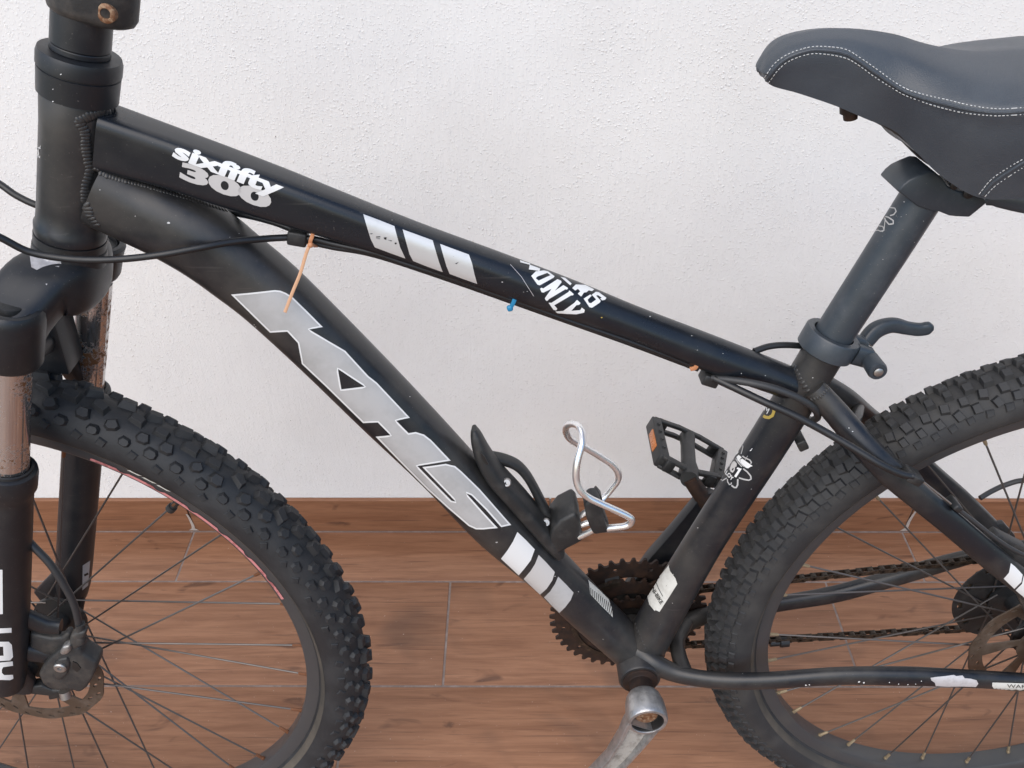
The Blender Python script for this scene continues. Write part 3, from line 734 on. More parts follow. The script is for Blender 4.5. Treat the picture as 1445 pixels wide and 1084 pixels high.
tyre_r, rim_r, hub_r, rm_r = wheel(AXR, None, rows_r, 126, 'tyre2', 0.0, 'dusty rear tyre with dense square tread blocks', 'brass', -0.030, 0.020, R(4.0))

# --- print on the frame
def zz(ox, oy, s): return lambda pts: [(ox+x/s, oy+y/s) for x, y in pts]
ZA, ZB, ZC = zz(320, 400, 6.0208), zz(520, 540, 6.0208), zz(600, 690, 5.1607)
logo = (ZA([(38, 92), (200, 78), (410, 56), (455, 62), (500, 80), (560, 118), (690, 245), (815, 371), (700, 390), (850, 480), (1005, 572), (1200, 785)]) +
        ZB([(70, 0), (350, 298), (235, 322), (340, 428), (400, 418), (470, 440), (530, 487), (697, 662), (416, 706), (705, 1000), (742, 1009), (458, 715), (560, 702), (655, 688), (735, 708), (790, 755)]) +
        ZC([(395, 0), (625, 262), (552, 277), (440, 150), (335, 45), (298, 30), (410, 155), (528, 283), (420, 293), (370, 292), (318, 268), (170, 140)]) +
        ZB([(503, 905), (280, 680), (62, 456), (187, 445), (80, 336), (-44, 341)]) + ZA([(840, 870), (640, 682), (605, 505), (515, 408), (370, 416), (205, 255)]))
tri = ZA([(945, 725), (975, 898), (1170, 875)])
decal('logo_lettering', [logo], BV['dt'], M['grey'], frame, 0.0003, 6, holes=[tri])
o = ribbon('logo_outline', logo, 2.2, BV['dt'], M['white'], frame, 0.00055, True, 4, shift=1.2)
ribbon('logo_outline', tri, 2.2, BV['dt'], M['white'], frame, 0.00055, True, 3, shift=1.2)
for pts, m in (([(670, 313), (735, 375), (797, 440), (768, 520), (730, 570), (682, 628), (615, 565), (553, 507), (600, 445), (640, 380)], 'white'),
               ([(825, 480), (885, 540), (943, 605), (925, 665), (885, 725), (838, 768), (775, 710), (718, 655), (765, 600), (800, 545)], 'palegrey'),
               ([(968, 638), (1025, 695), (1080, 755), (1058, 810), (1020, 860), (978, 902), (920, 845), (866, 788), (910, 745), (945, 690)], 'grey')):
    decal('stripe', [ZC(pts)], BV['dt'], M[m], frame, 0.0003, 5)
decal('serial_sticker', [ZC([(1185, 662), (1258, 728), (1335, 805), (1358, 870), (1365, 935), (1280, 850), (1200, 765), (1192, 690)])], BV['dt'], M['paper'], frame, 0.0003, 4)
for k in range(12):
    a, b = 1205+k*13, 772+k*13.5; h = 60+k*2
    ribbon('print_line', ZC([(a, b-4), (a-2+k*1.5, b-h*0.85)]), 1.0, BV['dt'], M['ink'], frame, 0.0005)
ZT = zz(480, 280, 6.0208)
for pts in ([(195, 135), (330, 185), (460, 237), (480, 310), (510, 415), (555, 510), (430, 465), (295, 415), (262, 350), (235, 265)],
            [(530, 265), (660, 312), (785, 358), (810, 440), (840, 540), (872, 625), (745, 580), (620, 530), (590, 475), (562, 375)],
            [(848, 388), (970, 433), (1093, 478), (1120, 550), (1140, 640), (1165, 725), (1045, 683), (930, 640), (905, 580), (875, 480)]):
    decal('stripe', [ZT(pts)], BV['tt'], M['silver'], o_tt, 0.0003, 5)
decal('scuff_mark', [ZT(p) for p in ([(370, 330), (395, 328), (392, 350), (375, 345)], [(465, 372), (482, 376), (476, 390), (463, 385)], [(305, 322), (340, 320), (342, 328), (306, 330)], [(300, 338), (338, 338), (336, 344)], [(400, 350), (440, 356), (438, 363)], [(975, 553), (1008, 538), (990, 556)], [(250, 297), (280, 295), (262, 303)])], BV['tt'], M['ink'], o_tt, 0.0006, 5)
Z3 = zz(220, 180, 6.568)
def words(tree, parent):
    q = Z3([(150, 262), (1150, 640)])
    text_decal('word_lettering', '300', Z3([(218, 458)])[0], (130*0.985, 130*0.352), (3.2, -21.0), tree, M['palegrey'], parent, 0.0004, 0.055)
    text_decal('word_lettering', 'sixfifty', q[0], (q[1][0]-q[0][0], q[1][1]-q[0][1]), (8.0, -18.0), tree, M['white'], parent, 0.0007, 0.042)
words(BV['tt'], o_tt)
ZO = zz(720, 350, 9.633)
decal('slogan_lettering', [ZO([(283, 382), (345, 322), (455, 310), (510, 322), (600, 388), (585, 410), (400, 508), (370, 500)])], BV['tt'], M['white'], o_tt, 0.0004, 3, holes=[ZO([(343, 413), (370, 390), (500, 345), (545, 375), (385, 445)])])
for pts in ([(405, 555), (420, 540), (450, 548), (640, 428), (690, 450), (695, 472), (605, 582), (720, 508), (785, 548), (770, 568), (745, 565), (530, 690), (500, 720), (480, 705), (470, 680), (560, 555), (450, 605), (425, 600)],
            [(520, 742), (560, 742), (790, 600), (800, 578), (862, 628), (850, 645), (825, 645), (640, 752), (598, 775), (640, 822), (625, 845), (590, 838)],
            [(615, 858), (720, 852), (870, 745), (905, 705), (955, 748), (935, 772), (900, 775), (830, 852), (950, 842), (972, 808), (1012, 840), (1005, 876), (900, 898), (780, 893), (640, 882)],
            [(130, 172), (270, 218), (265, 235), (135, 200)], [(262, 232), (405, 285), (395, 318), (250, 295)], [(680, 398), (745, 412), (832, 488), (812, 512)],
            [(840, 548), (890, 500), (1020, 508), (1138, 568), (1110, 592), (1065, 580), (1035, 605), (1000, 610), (962, 662), (915, 625), (948, 592), (918, 560), (880, 582)],
            [(995, 690), (1085, 635), (1105, 652), (1050, 705), (1065, 742), (1095, 752), (1165, 702), (1105, 640), (1160, 600), (1200, 605), (1305, 682), (1285, 708), (1245, 716), (1220, 690), (1240, 680), (1190, 645), (1165, 652), (1228, 722), (1215, 745), (1110, 812), (1075, 805)]):
    decal('slogan_lettering', [ZO(pts)], BV['tt'], M['white'], o_tt, 0.0004, 3)
ribbon('scratch', ZO([(0, 225), (150, 390), (320, 655)]), 0.6, BV['tt'], M['scuff'], o_tt, 0.0002)
# seat tube: round size badge, alloy emblem, shop label
ZM = zz(1000, 540, 6.775)
ribbon('size_badge', ZM([(590, 215), (622, 240), (627, 275), (612, 315), (578, 335), (545, 330), (526, 318)]), 4.2, BV['st'], M['gold'], o_st, 0.0004, step=2)
ribbon('size_badge_letter', ZM([(532, 268), (562, 208), (556, 270), (588, 245), (558, 300)]), 1.3, BV['st'], M['white'], o_st, 0.0004, step=2)
Z6 = zz(1000, 620, 13.55)
for line, w in (([(665, 562), (740, 620), (805, 700), (812, 755), (770, 780), (680, 765), (580, 735)], 2.0), ([(362, 760), (368, 815), (400, 865), (428, 862), (442, 825)], 1.5), ([(440, 880), (490, 918), (530, 920), (556, 870), (560, 760)], 2.2),
                ([(300, 600), (250, 690), (243, 760), (265, 795), (350, 740)], 1.5), ([(655, 80), (662, 150), (640, 230), (625, 280)], 1.2), ([(520, 370), (570, 450), (640, 525)], 1.5), ([(400, 520), (430, 430), (480, 370)], 1.2), ([(650, 320), (690, 350), (790, 395), (820, 440), (805, 465)], 1.8)):
    ribbon('emblem', Z6(line), w, BV['st'], M['grey'], o_st, 0.0003, step=2)
decal('emblem', [Z6(p) for p in ([(610, 388), (650, 370), (845, 508), (800, 522), (760, 552), (720, 545), (620, 450)], [(540, 340), (582, 300), (640, 345), (600, 385), (620, 455), (700, 535), (660, 510), (560, 400)], [(515, 240), (545, 215), (575, 255), (545, 300)],
                           [(540, 562), (560, 535), (640, 562), (530, 732), (495, 705), (575, 582)])], BV['st'], M['white'], o_st, 0.0005, 2)
decal('emblem', [Z6([(408, 570), (440, 480), (475, 425), (510, 420), (548, 470), (540, 522), (512, 532), (508, 590), (470, 640), (430, 622)])], BV['st'], M['palegrey'], o_st, 0.0005, 2, holes=[Z6([(448, 585), (470, 548), (490, 560), (468, 602)])])
text_decal('emblem', 'LOY', Z6([(325, 660)])[0], (9.5, 10.0), (2.6, -4.6), BV['st'], M['white'], o_st, 0.0005, 0.03, 2)
ZS = zz(880, 780, 12.04)
decal('shop_label', [ZS([(778, 205), (772, 240), (795, 315), (880, 430), (915, 530), (770, 760), (612, 1003), (545, 975), (530, 990), (440, 880), (412, 770), (415, 700), (560, 470)])], BV['st'], M['paper'], o_st, 0.0003, 3)
text_decal('shop_label_print', 'NI-BIKE', ZS([(470, 620)])[0], (13.5, 21.5), (3.9, -3.2), BV['st'], M['ink'], o_st, 0.0005, 0.03, 2)
ribbon('shop_label_print', ZS([(560, 510), (600, 610), (670, 740)]), 0.9, BV['st'], M['ink'], o_st, 0.0005, step=2)
# stays
Z8 = zz(1240, 640, 4.17)
decal('stay_label', [Z8([(775, 645), (800, 665), (845, 712), (838, 755), (798, 795), (735, 735), (765, 700)])], BV['ss'], M['white'], frame, 0.0004, 4)
decal('stay_label', [Z8([(852, 718), (900, 770), (930, 800), (900, 870), (855, 845), (805, 803), (842, 765)])], BV['ss'], M['white'], frame, 0.0004, 4)
Z9 = zz(1240, 920, 6.61)
decal('scraped_patch', [Z9([(482, 240), (540, 232), (590, 228), (640, 222), (700, 215), (720, 225), (780, 220), (800, 245), (860, 250), (910, 262), (928, 295), (905, 325), (780, 320), (640, 322), (530, 315), (522, 285), (490, 265)])], BV['cs'], M['scuff'], frame, 0.0004, 4)
decal('stay_label', [Z9([(1058, 284), (1200, 288), (1500, 296), (1500, 372), (1200, 362), (1055, 348)])], BV['cs'], M['paper'], frame, 0.0004, 5)
ribbon('stay_label_print', Z9([(1060, 345), (1200, 352), (1480, 362)]), 3.5, BV['cs'], M['ink'], frame, 0.0006, step=4)
text_decal('stay_label_print', 'WARNI', Z9([(1195, 330)])[0], (38, 1.8), (0, -5.0), BV['cs'], M['ink'], frame, 0.0006, 0.0, 3)
# chips in the paint
def chips(pts, tree, parent, m='white'):
    mb = MB()
    for px, py, r_ in pts:
        n = 7; a0 = random.random()*6; r_ *= 0.75
        bm = poly_bm([(px+r_*random.uniform(.6, 1.2)*math.cos(a0+k*6.283/n), py+r_*random.uniform(.25, .9)*math.sin(a0+k*6.283/n)) for k in range(n)], (), 20)
        for v in bm.verts: v.co = snap(v.co.x, v.co.y, tree, 0.0003)
        mb.take(bm)
    o_ = mb.build('paint_chip', M[m], parent, smooth=0, fix=False); o_['kind'] = 'stuff'; return o_
chips([(238, 315, 3.4), (191, 305, 1.2), (141, 268, 1.5), (148, 249, 1.6), (359, 458, 1.5), (361, 461, 1.4), (578, 560, 1.4), (701, 765, 2.2), (816, 835, 1.2), (783, 813, 1.2), (337, 330, 1.0), (324, 335, 1.0), (851, 902, 1.0)], BV['dt'], frame, 'palegrey')
chips([(553, 311, 1.0), (709, 398, 2.0), (744, 411, 1.1), (739, 412, 1.0), (917, 447, 1.6), (976, 474, 1.3), (984, 494, 1.3), (1020, 499, 1.1), (1046, 527, 1.4), (1080, 530, 1.3), (640, 362, 1.0), (530, 330, 1.0)], BV['tt'], o_tt, 'grey')
chips([(849, 448, 2.0)], BV['tt'], o_tt, 'gold')
chips([(1147, 533, 1.2), (985, 745, 1.3), (1060, 690, 0.9), (949, 851, 0.9)], BV['st'], o_st)
chips([(1198, 604, 1.2), (1203, 609, 1.3)], BV['ss'], frame)
chips([(1137, 967, 2.2), (1142, 966, 1.6), (1212, 962, 2.6), (1219, 963, 2.2), (1255, 963, 1.4), (1268, 965, 1.4), (1281, 966, 1.6), (1300, 961, 1.2), (1292, 965, 1.2), (1048, 951, 1.0)], BV['cs'], frame)
chips([(887, 953, 1.6), (905, 950, 1.0), (917, 953, 1.2)], BV['bb'], o_bb)
decal('bare_metal_patch', [zz(0, 300, 4.515)(p) for p in ([(190, 278), (270, 288), (330, 300), (388, 312), (392, 326), (330, 333), (275, 348), (235, 368), (200, 350), (196, 320)], [(262, 198), (320, 215), (382, 240), (300, 226)], [(350, 345), (378, 343), (376, 350)], [(290, 455), (303, 455), (297, 465)])], BV['crown'], M['scuff'], o_fork, 0.0004, 4)
ribbon('badge_edge', [(49, 206), (54, 211), (55, 218), (50, 223)], 2.2, BV['ht'], M['grey'], o_ht, 0.0003, step=2)
chips([(86, 105, 2.0), (75, 126, 1.4), (75, 143, 1.8)], BV['hs'], bpy.data.objects['headset'])
ZL = zz(0, 780, 4.93)
for pts, hl in (([(-60, 112), (18, 118), (20, 425), (-60, 432)], ()), ([(-60, 528), (80, 522), (80, 555), (-60, 562)], ()),
                ([(-60, 618), (60, 618), (82, 640), (90, 725), (70, 748), (-60, 755)], [[(-45, 652), (22, 652), (25, 715), (-45, 718)]]),
                ([(-60, 768), (88, 755), (90, 785), (22, 795), (14, 812), (14, 835), (30, 850), (90, 848), (92, 875), (70, 885), (-60, 882)], ())):
    decal('fork_lettering', [ZL(pts)], BV['leg'], M['white'], o_leg, 0.0003, 3, holes=[ZL(h_) for h_ in hl])
decal('fork_label', [[(116.5, 798), (127, 791), (124, 826), (116, 833)]], BV['legfar'], M['grey'], o_legfar, 0.0003, 4)
ribbon('fork_label_print', [(118.5, 812), (124, 809)], 3, BV['legfar'], M['ink'], o_legfar, 0.0005, step=2)
ribbon('fork_label_print', [(118.5, 823), (123, 821)], 2, BV['legfar'], M['ink'], o_legfar, 0.0005, step=2)
# faded red line along the front rim
A, B = [], []
for k in range(61):
    a = R(64-46*k/60); w = 0.0022*(1 if k % 9 < 7 else 0.35)
    for lst, rr_, yy in ((A, 0.2858, -0.01315), (B, 0.2858+w*1.35, -0.0134)):
        lst.append(SROT @ (AXF+Vector((rr_*math.cos(a), yy, rr_*math.sin(a)))))
MB().quadstrip(A, B).build('rim_print', M['pink'], rim_f, fix=False)
MB().sweep([SROT @ (AXF+Vector((r_*math.cos(R(47)), -0.002, r_*math.sin(R(47))))) for r_ in (0.284, 0.268, 0.2675, 0.262, 0.2605)], [0.0033, 0.0033, 0.0046, 0.0046, 0.003], 14).build('valve', M['matte'], rim_f)
# brand print on the front tyre's side
A, B = [], []
for k in range(3):
    a0 = 57.5-k*2.6
    A = [SROT @ (AXF+Vector((r_*math.cos(R(a0-d)), -y_, r_*math.sin(R(a0-d))))) for r_, y_, d in ((0.3035, 0.0243, 0), (0.3035, 0.0243, 1.2), (0.3035, 0.0243, 2.0))]
    B = [SROT @ (AXF+Vector((r_*math.cos(R(a0-d)), -y_, r_*math.sin(R(a0-d))))) for r_, y_, d in ((0.3055, 0.0249, 0.5), (0.3050, 0.0248, 1.4), (0.3058, 0.0250, 2.6))]
    MB().quadstrip(A, B).build('tyre_print', M['paper'], tyre_f, fix=False)

# --- seat post, clamp and quick release
pp = [L(1172, 479), L(1248, 361), L(1293, 290), L(1302, 276)]
dpost = (pp[2]-pp[0]).normalized()
post = MB().sweep([pp[0]-dpost*0.06, pp[0], pp[1], pp[2], pp[2]+dpost*0.010], 0.0163, 40, plane=True)
o_post = post.build('seat_post', M['post'], bike); BV['post'] = post.bvh()
ZP = zz(1225, 220, 6.568)
hd_px = ZP([(275, 330), (325, 270), (385, 222), (470, 182), (560, 147), (620, 150), (700, 215), (745, 285), (830, 325), (940, 350), (1030, 372), (1120, 425), (1040, 490), (940, 572), (830, 566), (760, 560), (660, 520), (600, 520), (460, 470)])
hp = [L(x, y_, -0.0175) for x, y_ in hd_px]
hdp = MB().plate([(p.x, p.z) for p in hp], [], -0.0175, 0.0175, 0.0045)
hdp.build('seat_post_head', M['post'], o_post, smooth=50)
for a, b, r_ in ((800, 268, 6), (930, 345, 7)):
    p = L(*ZP([(a, b)])[0], -0.0180)
    MB().lathe(p, (0, -1, 0), [(-0.002, r_*0.0005), (0.0012, r_*0.0006), (0.002, r_*0.0004), (0.002, 0.0004)], 16).build('clamp_bolt', M['ink'], o_post)
for line, w in (([(205, 480), (250, 485), (262, 515), (240, 545), (205, 555)], 1.6), ([(150, 560), (190, 570), (235, 600), (235, 630), (195, 635), (165, 600), (150, 560)], 1.8), ([(100, 650), (140, 655), (150, 690), (120, 700), (95, 690), (70, 695)], 1.4), ([(160, 600), (150, 690), (130, 705)], 1.2)):
    ribbon('post_logo', ZP(line), w, BV['post'], M['grey'], o_post, 0.0003, step=2)
chips([(1276, 285, 1.8), (1290, 342, 1.1), (1303, 312, 0.9), (1272, 306, 1.0), (1279, 303, 0.9), (1265, 305, 0.8), (1246, 366, 1.1)], BV['post'], o_post, 'grey')
ring = MB().lathe(ST0, STD, [(-0.0135, STR-0.0005), (-0.0135, STR+0.0035), (-0.0125, STR+0.0050), (0.0035, STR+0.0050), (0.0050, STR+0.0040), (0.0050, STR-0.0015), (-0.002, STR-0.0030)], 48, cap=False)
o_cl = ring.build('seat_clamp', M['post'], bike, smooth=40)
q0 = L(1218, 497, -0.004); RE = Vector((STD.z, 0, -STD.x))
qc = ST0+RE*(STR+0.013)-STD*0.004
MB().sweep([qc-RE*0.012+Vector((0, -0.010, 0)), qc+RE*0.001+Vector((0, -0.010, 0)), qc+RE*0.006+Vector((0, -0.010, 0))], [(0.0095, 0.0055, 3), (0.0095, 0.0055, 3), (0.006, 0.005, 3)], 18, plane=True).build('clamp_lug', M['post'], o_cl)
MB().sweep([qc-RE*0.012+Vector((0, 0.008, 0)), qc+RE*0.001+Vector((0, 0.008, 0)), qc+RE*0.006+Vector((0, 0.008, 0))], [(0.0095, 0.0055, 3), (0.0095, 0.0055, 3), (0.006, 0.005, 3)], 18, plane=True).build('clamp_lug', M['post'], o_cl)
MB().lathe(qc+RE*0.002, (0, -1, 0), [(-0.030, 0.0035), (0.010, 0.0035), (0.012, 0.0076), (0.030, 0.0082), (0.0325, 0.0074), (0.0327, 0.0045), (0.0318, 0.0040), (0.0318, 0.0003)], 28).build('quick_release_nut', M['post'], o_cl)
MB().lathe(qc+RE*0.002, (0, -1, 0), [(0.0300, 0.0040), (0.0335, 0.0040), (0.0342, 0.003), (0.0342, 0.0003)], 18).build('quick_release_stud', M['bolt'], o_cl)
lev = cr([(*L(1221, 482, 0.022), 0.0075, 0.006), (*L(1236, 466, 0.026), 0.0080, 0.006), (*L(1258, 459, 0.028), 0.0072, 0.005), (*L(1280, 463, 0.029), 0.0062, 0.0042), (*L(1297, 465, 0.029), 0.0063, 0.0040), (*L(1310, 463, 0.029), 0.0062, 0.0040), (*L(1316, 462, 0.029), 0.0030, 0.0028)], 6)
MB().sweep([Vector(a[:3]) for a in lev], [(a[3], a[4], 2.6) for a in lev], 20, plane=True).build('quick_release_lever', M['post'], o_cl)

# --- saddle
stn = [((1072, 100), (1074, 106), 0.0045, 0.003), ((1083, 102), (1089, 121), 0.0135, 0.007), ((1112, 77), (1127, 132), 0.0185, 0.010), ((1162, 69), (1180, 150), 0.0215, 0.012), ((1208, 78), (1222, 168), 0.0245, 0.013),
       ((1262, 115), (1262, 185), 0.031, 0.013), ((1306, 136), (1290, 212), 0.043, 0.012), ((1356, 148), (1330, 250), 0.058, 0.010), ((1412, 155), (1382, 279), 0.070, 0.008), ((1470, 152), (1445, 280), 0.077, 0.006), ((1560, 146), (1550, 270), 0.080, 0.005)]
tops = [(1071, 98), (1074, 92), (1090, 69), (1120, 50), (1165, 39.5), (1215, 38.5), (1270, 46), (1325, 59), (1385, 68), (1445, 70), (1500, 66), (1600, 58)]
stn = [((1070.5, 102), (1071.5, 105), 0.0030, 0.003)]+stn
half = []
for ((sx, sy), (bx_, by_), w, cz), (tx_, ty_) in zip(stn, tops):
    s_ = L(sx, sy, -w); b_ = L(bx_, by_, -w*0.80)
    tp = L(tx_, ty_, 0.004)
    q0_ = Vector((0.5*(tp.x+s_.x), 0, tp.z)); dz = max(0.001, tp.z-s_.z)
    q1 = Vector((0.3*tp.x+0.7*s_.x, -w*0.60, s_.z+dz*0.70))
    m1 = s_.lerp(b_, 0.5)+Vector((0, -w*0.03, 0)); m0 = s_.lerp(b_, 0.18)+Vector((0, -min(0.0012, w*0.1), 0))
    inn = b_+Vector((0, min(0.006, w*0.4), 0.002))
    half.append([inn, b_, m1, m0, s_, s_.lerp(q1, 0.5)+Vector((0, -w*0.04, dz*0.06)), q1, q0_])
prof_st = []
ns = len(half); cols_ = []
for j in range(8): cols_.append(cr([tuple(half[i][j]) for i in range(ns)], 7))
rings = []
for i in range(len(cols_[0])):
    hp_ = [Vector(cols_[j][i]) for j in range(8)]
    fine = [hp_[0]]+[Vector(p) for p in cr([tuple(q) for q in hp_[1:]], 4)]
    full = fine+[Vector((p.x, -p.y, p.z)) for p in fine[:-1][::-1]]
    rings.append(full)
sad = MB().ring_loft(rings)
o_sad = sad.build('saddle', M['leather'], bike, smooth=50); BV['sad'] = sad.bvh()
Z7 = zz(960, 0, 2.977)
up_l = Z7([(355, 325), (400, 265), (460, 225), (540, 200), (610, 197), (690, 207), (750, 240), (830, 295), (900, 345), (960, 378), (1040, 402), (1120, 420), (1200, 440), (1290, 455), (1370, 458), (1500, 448)])
lo_l = Z7([(370, 350), (410, 295), (460, 255), (540, 228), (610, 228), (690, 243), (740, 268), (820, 325), (900, 375), (950, 402), (1040, 435), (1120, 458), (1200, 475), (1300, 485), (1370, 485), (1500, 476)])
def stitch(line, name='stitching', dash=4.2, gap=1.6, w=1.25):
    pts = cr(line, 24); mb = MB(); acc = 0; cur = []
    for a, b in zip(pts[:-1], pts[1:]):
        d = math.hypot(b[0]-a[0], b[1]-a[1]); ph = acc % (dash+gap); acc += d
        if ph < dash: cur.append(a)
        elif cur:
            if len(cur) > 1: mb.sweep([snap(x, y_, BV['sad'], 0.0003) for x, y_ in cur], w/2*0.00052, 6)
            cur = []
    return mb.build(name, M['thread'], o_sad, smooth=60)
stitch(up_l); stitch(lo_l)
pip = cr([((a[0]+b[0])/2, (a[1]+b[1])/2) for a, b in zip(up_l, lo_l)], 30)
mb = MB()
for k in range(0, len(pip), 2):
    pass
MB().sweep([snap(x, y_, BV['sad'], 0.0) for x, y_ in pip], 0.0013, 8).build('piping', M['leather'], o_sad)
rl1 = Z7([(1255, 815), (1310, 750), (1400, 690), (1470, 652)]); rl2 = Z7([(1280, 825), (1330, 775), (1444, 700), (1500, 668)])
stitch(rl1); stitch(rl2)
MB().sweep([snap(x, y_, BV['sad'], 0.0) for x, y_ in cr([((a[0]+b[0])/2, (a[1]+b[1])/2) for a, b in zip(rl1, rl2)], 20)], 0.0012, 8).build('piping', M['leather'], o_sad)
nb = L(1197, 158, 0.0)
MB().lathe(nb+Vector((0, 0, 0.006)), (0.25, 0, -1), [(0, 0.0075), (0.006, 0.0075), (0.0065, 0.0055), (0.0115, 0.0050), (0.0120, 0.003)], 14).build('nose_bolt', M['rust'], o_sad)
for s_ in (-1, 1):
    rp_ = cr([(*L(1205, 150, 0.0), 0.0035), (*(L(1262, 178, 0.0)+Vector((0, s_*0.014, 0))), 0.0036), (*(L(1330, 240, 0.0)+Vector((0, s_*0.0215, 0))), 0.0036), (*(L(1400, 262, 0.0)+Vector((0, s_*0.0215, 0))), 0.0036), (*(L(1480, 258, 0.0)+Vector((0, s_*0.022, 0))), 0.0036)], 6)
    MB().sweep([Vector(a[:3]) for a in rp_], 0.0036, 12).build('rail', M['dusty'], o_sad)
rp_ = cr([(*L(1392, 283, -0.030), 0.003), (*L(1408, 281, -0.034), 0.0060), (*L(1445, 286, -0.04), 0.0078), (*L(1510, 296, -0.05), 0.009)], 6)
MB().sweep([Vector(a[:3]) for a in rp_], [(a[3], 0.004, 2.4) for a in rp_], 16, plane=True).build('rail_bracket', M['post'], o_sad)
#decal('thread_end', [Z7([(1270, 165), (1282, 160), (1280, 190), (1270, 190)])], BV['sad'], M['peach'], o_sad, 0.0006, 5)

# --- cranks, chainrings, chain
cdir = Vector((-0.053, 0, -0.1005)).normalized(); cside = Vector((cdir.z, 0, -cdir.x))
def arm(mb, s_, y_in, y_mid, length, ch=True):
    rings = []
    for t, w, yc, th in ((0.010, 0.0190, y_in, 0.0082), (0.018, 0.0185, y_in+s_*0.0005, 0.0082), (0.035, 0.0160, y_in+s_*0.003, 0.0080), (0.07, 0.0130, y_mid, 0.0075), (0.12, 0.0120, y_mid, 0.0072), (length-0.012, 0.0125, y_mid, 0.007), (length, 0.0132, y_mid, 0.007), (length+0.010, 0.0105, y_mid, 0.006), (length+0.0145, 0.005, y_mid, 0.005)):
        c = BB+(cdir if s_ < 0 else -cdir)*t-cside*(0.0055*math.sin(math.pi*min(1, t/length))**1.2 if ch else 0)
        d_ = 0.0070 if (ch and 0.015 < t < length-0.01) else 0.0008
        pr = [(-w*0.92, th), (w*0.92, th), (w, th*0.7), (w, -th*0.8), (w*0.93, -th), (w*0.74, -th), (w*0.66, -th+d_), (-w*0.66, -th+d_), (-w*0.74, -th), (-w*0.93, -th), (-w, -th*0.8), (-w, th*0.7)]
        rings.append([c+cside*u+Vector((0, yc+(v if s_ < 0 else -v), 0)) for u, v in pr])
    mb.ring_loft(rings); return mb
cr_ = arm(MB(), -1, -0.0800, -0.0860, 0.170)
cr_.lathe(BB, (0, -1, 0), [(0.0545, 0.010), (0.0545, 0.0160), (0.058, 0.0184), (0.066, 0.0206), (0.076, 0.0216), (0.0860, 0.0213), (0.0880, 0.0200), (0.0882, 0.0172), (0.0860, 0.0164), (0.0775, 0.0160), (0.0765, 0.002)], 40)
chn = []
for t, w, yc in ((0.0235, 0.0172, -0.0811), (0.035, 0.0160, -0.0830), (0.07, 0.0130, -0.0860), (0.12, 0.0120, -0.0860), (0.150, 0.0122, -0.0860)):
    c = BB+cdir*t-cside*0.0055*math.sin(math.pi*t/0.170)**1.2
    chn.append((c+cside*w*0.655+Vector((0, yc-0.0014, 0)), c-cside*w*0.655+Vector((0, yc-0.0014, 0))))
o_cr = cr_.build('crank_arm', M['alloy'], bike, smooth=40); o_cr['label'] = 'worn silver crank arm on the near side'
MB().quadstrip([Vector(q) for q in cr([tuple(a) for a, b in chn], 6)], [Vector(q) for q in cr([tuple(b) for a, b in chn], 6)]).build('crank_channel', M['cast'], o_cr, fix=False)
MB().lathe(BB, (0, -1, 0), [(0.0760, 0.0118), (0.0795, 0.0118), (0.0806, 0.0105), (0.0806, 0.0060), (0.0790, 0.0055), (0.0790, 0.0003)], 24).build('crank_bolt', M['rustbolt'], o_cr)
MB().lathe(BB, (0, -1, 0), [(0.0872, 0.0168), (0.0866, 0.0162), (0.0782, 0.0156), (0.0778, 0.0110)], 32, cap=False).build('crank_socket', M['ink'], o_cr)  # black liner added: darkness inside the recess is put into its colour
MB().lathe(BB, (0, -1, 0), [(0.030, 0.0190), (0.0385, 0.0190), (0.0390, 0.0178), (0.0390, 0.0140), (0.040, 0.0125), (0.050, 0.0135), (0.058, 0.0155)], 32).build('bottom_bracket_cup', M['rust'], o_bb)
ca2 = arm(MB(), 1, 0.0700, 0.0830, 0.170, ch=False)
ca2.lathe(BB, (0, 1, 0), [(0.045, 0.012), (0.045, 0.022), (0.078, 0.022), (0.080, 0.019), (0.080, 0.003)], 32)
o_ca2 = ca2.build('crank_arm', M['frame'], bike, smooth=45); o_ca2['label'] = 'black far crank arm carrying the pedal'
MB().lathe(BB, (0, 1, 0), [(0.03, 0.0185), (0.040, 0.0185), (0.041, 0.013), (0.050, 0.012)], 28).build('bottom_bracket_cup', M['ink'], o_bb)
def gear(n, tip, root, inner, y0, y1, c, holes=(), ph=0.0):
    out = []
    for i in range(n):
        for f, r_ in ((-0.30, root), (-0.13, tip-0.0006), (0.0, tip), (0.13, tip-0.0006), (0.30, root), (0.5, root-0.0006)):
            a = 2*math.pi*(i+f)/n+ph; out.append((c.x+r_*math.cos(a), c.z+r_*math.sin(a)))
    hl = [[(c.x+inner*math.cos(2*math.pi*k/48), c.z+inner*math.sin(2*math.pi*k/48)) for k in range(48)]]
    for a, r_, hr in holes:
        x, z = c.x+r_*math.cos(a), c.z+r_*math.sin(a)
        hl.append([(x+hr*math.cos(2*math.pi*k/12), z+hr*math.sin(2*math.pi*k/12)) for k in range(12)])
    return MB().plate(out, hl, y0, y1)
big = gear(44, 0.0925, 0.0862, 0.064, 0.0535, 0.0565, BB, [(R(15+k*30), 0.0775, 0.0026) for k in range(12)])
o_ring = big.build('chainring', M['rust'], bike, smooth=0); o_ring['label'] = 'large rusty outer chainring'
gear(32, 0.0690, 0.0628, 0.046, 0.0460, 0.0488, BB, [(R(40+k*90), 0.0545, 0.003) for k in range(4)]).build('chainring', M['rust'], bike, smooth=0)
gear(22, 0.0490, 0.0430, 0.030, 0.0385, 0.0412, BB).build('chainring', M['rust'], bike, smooth=0)
sp = MB()
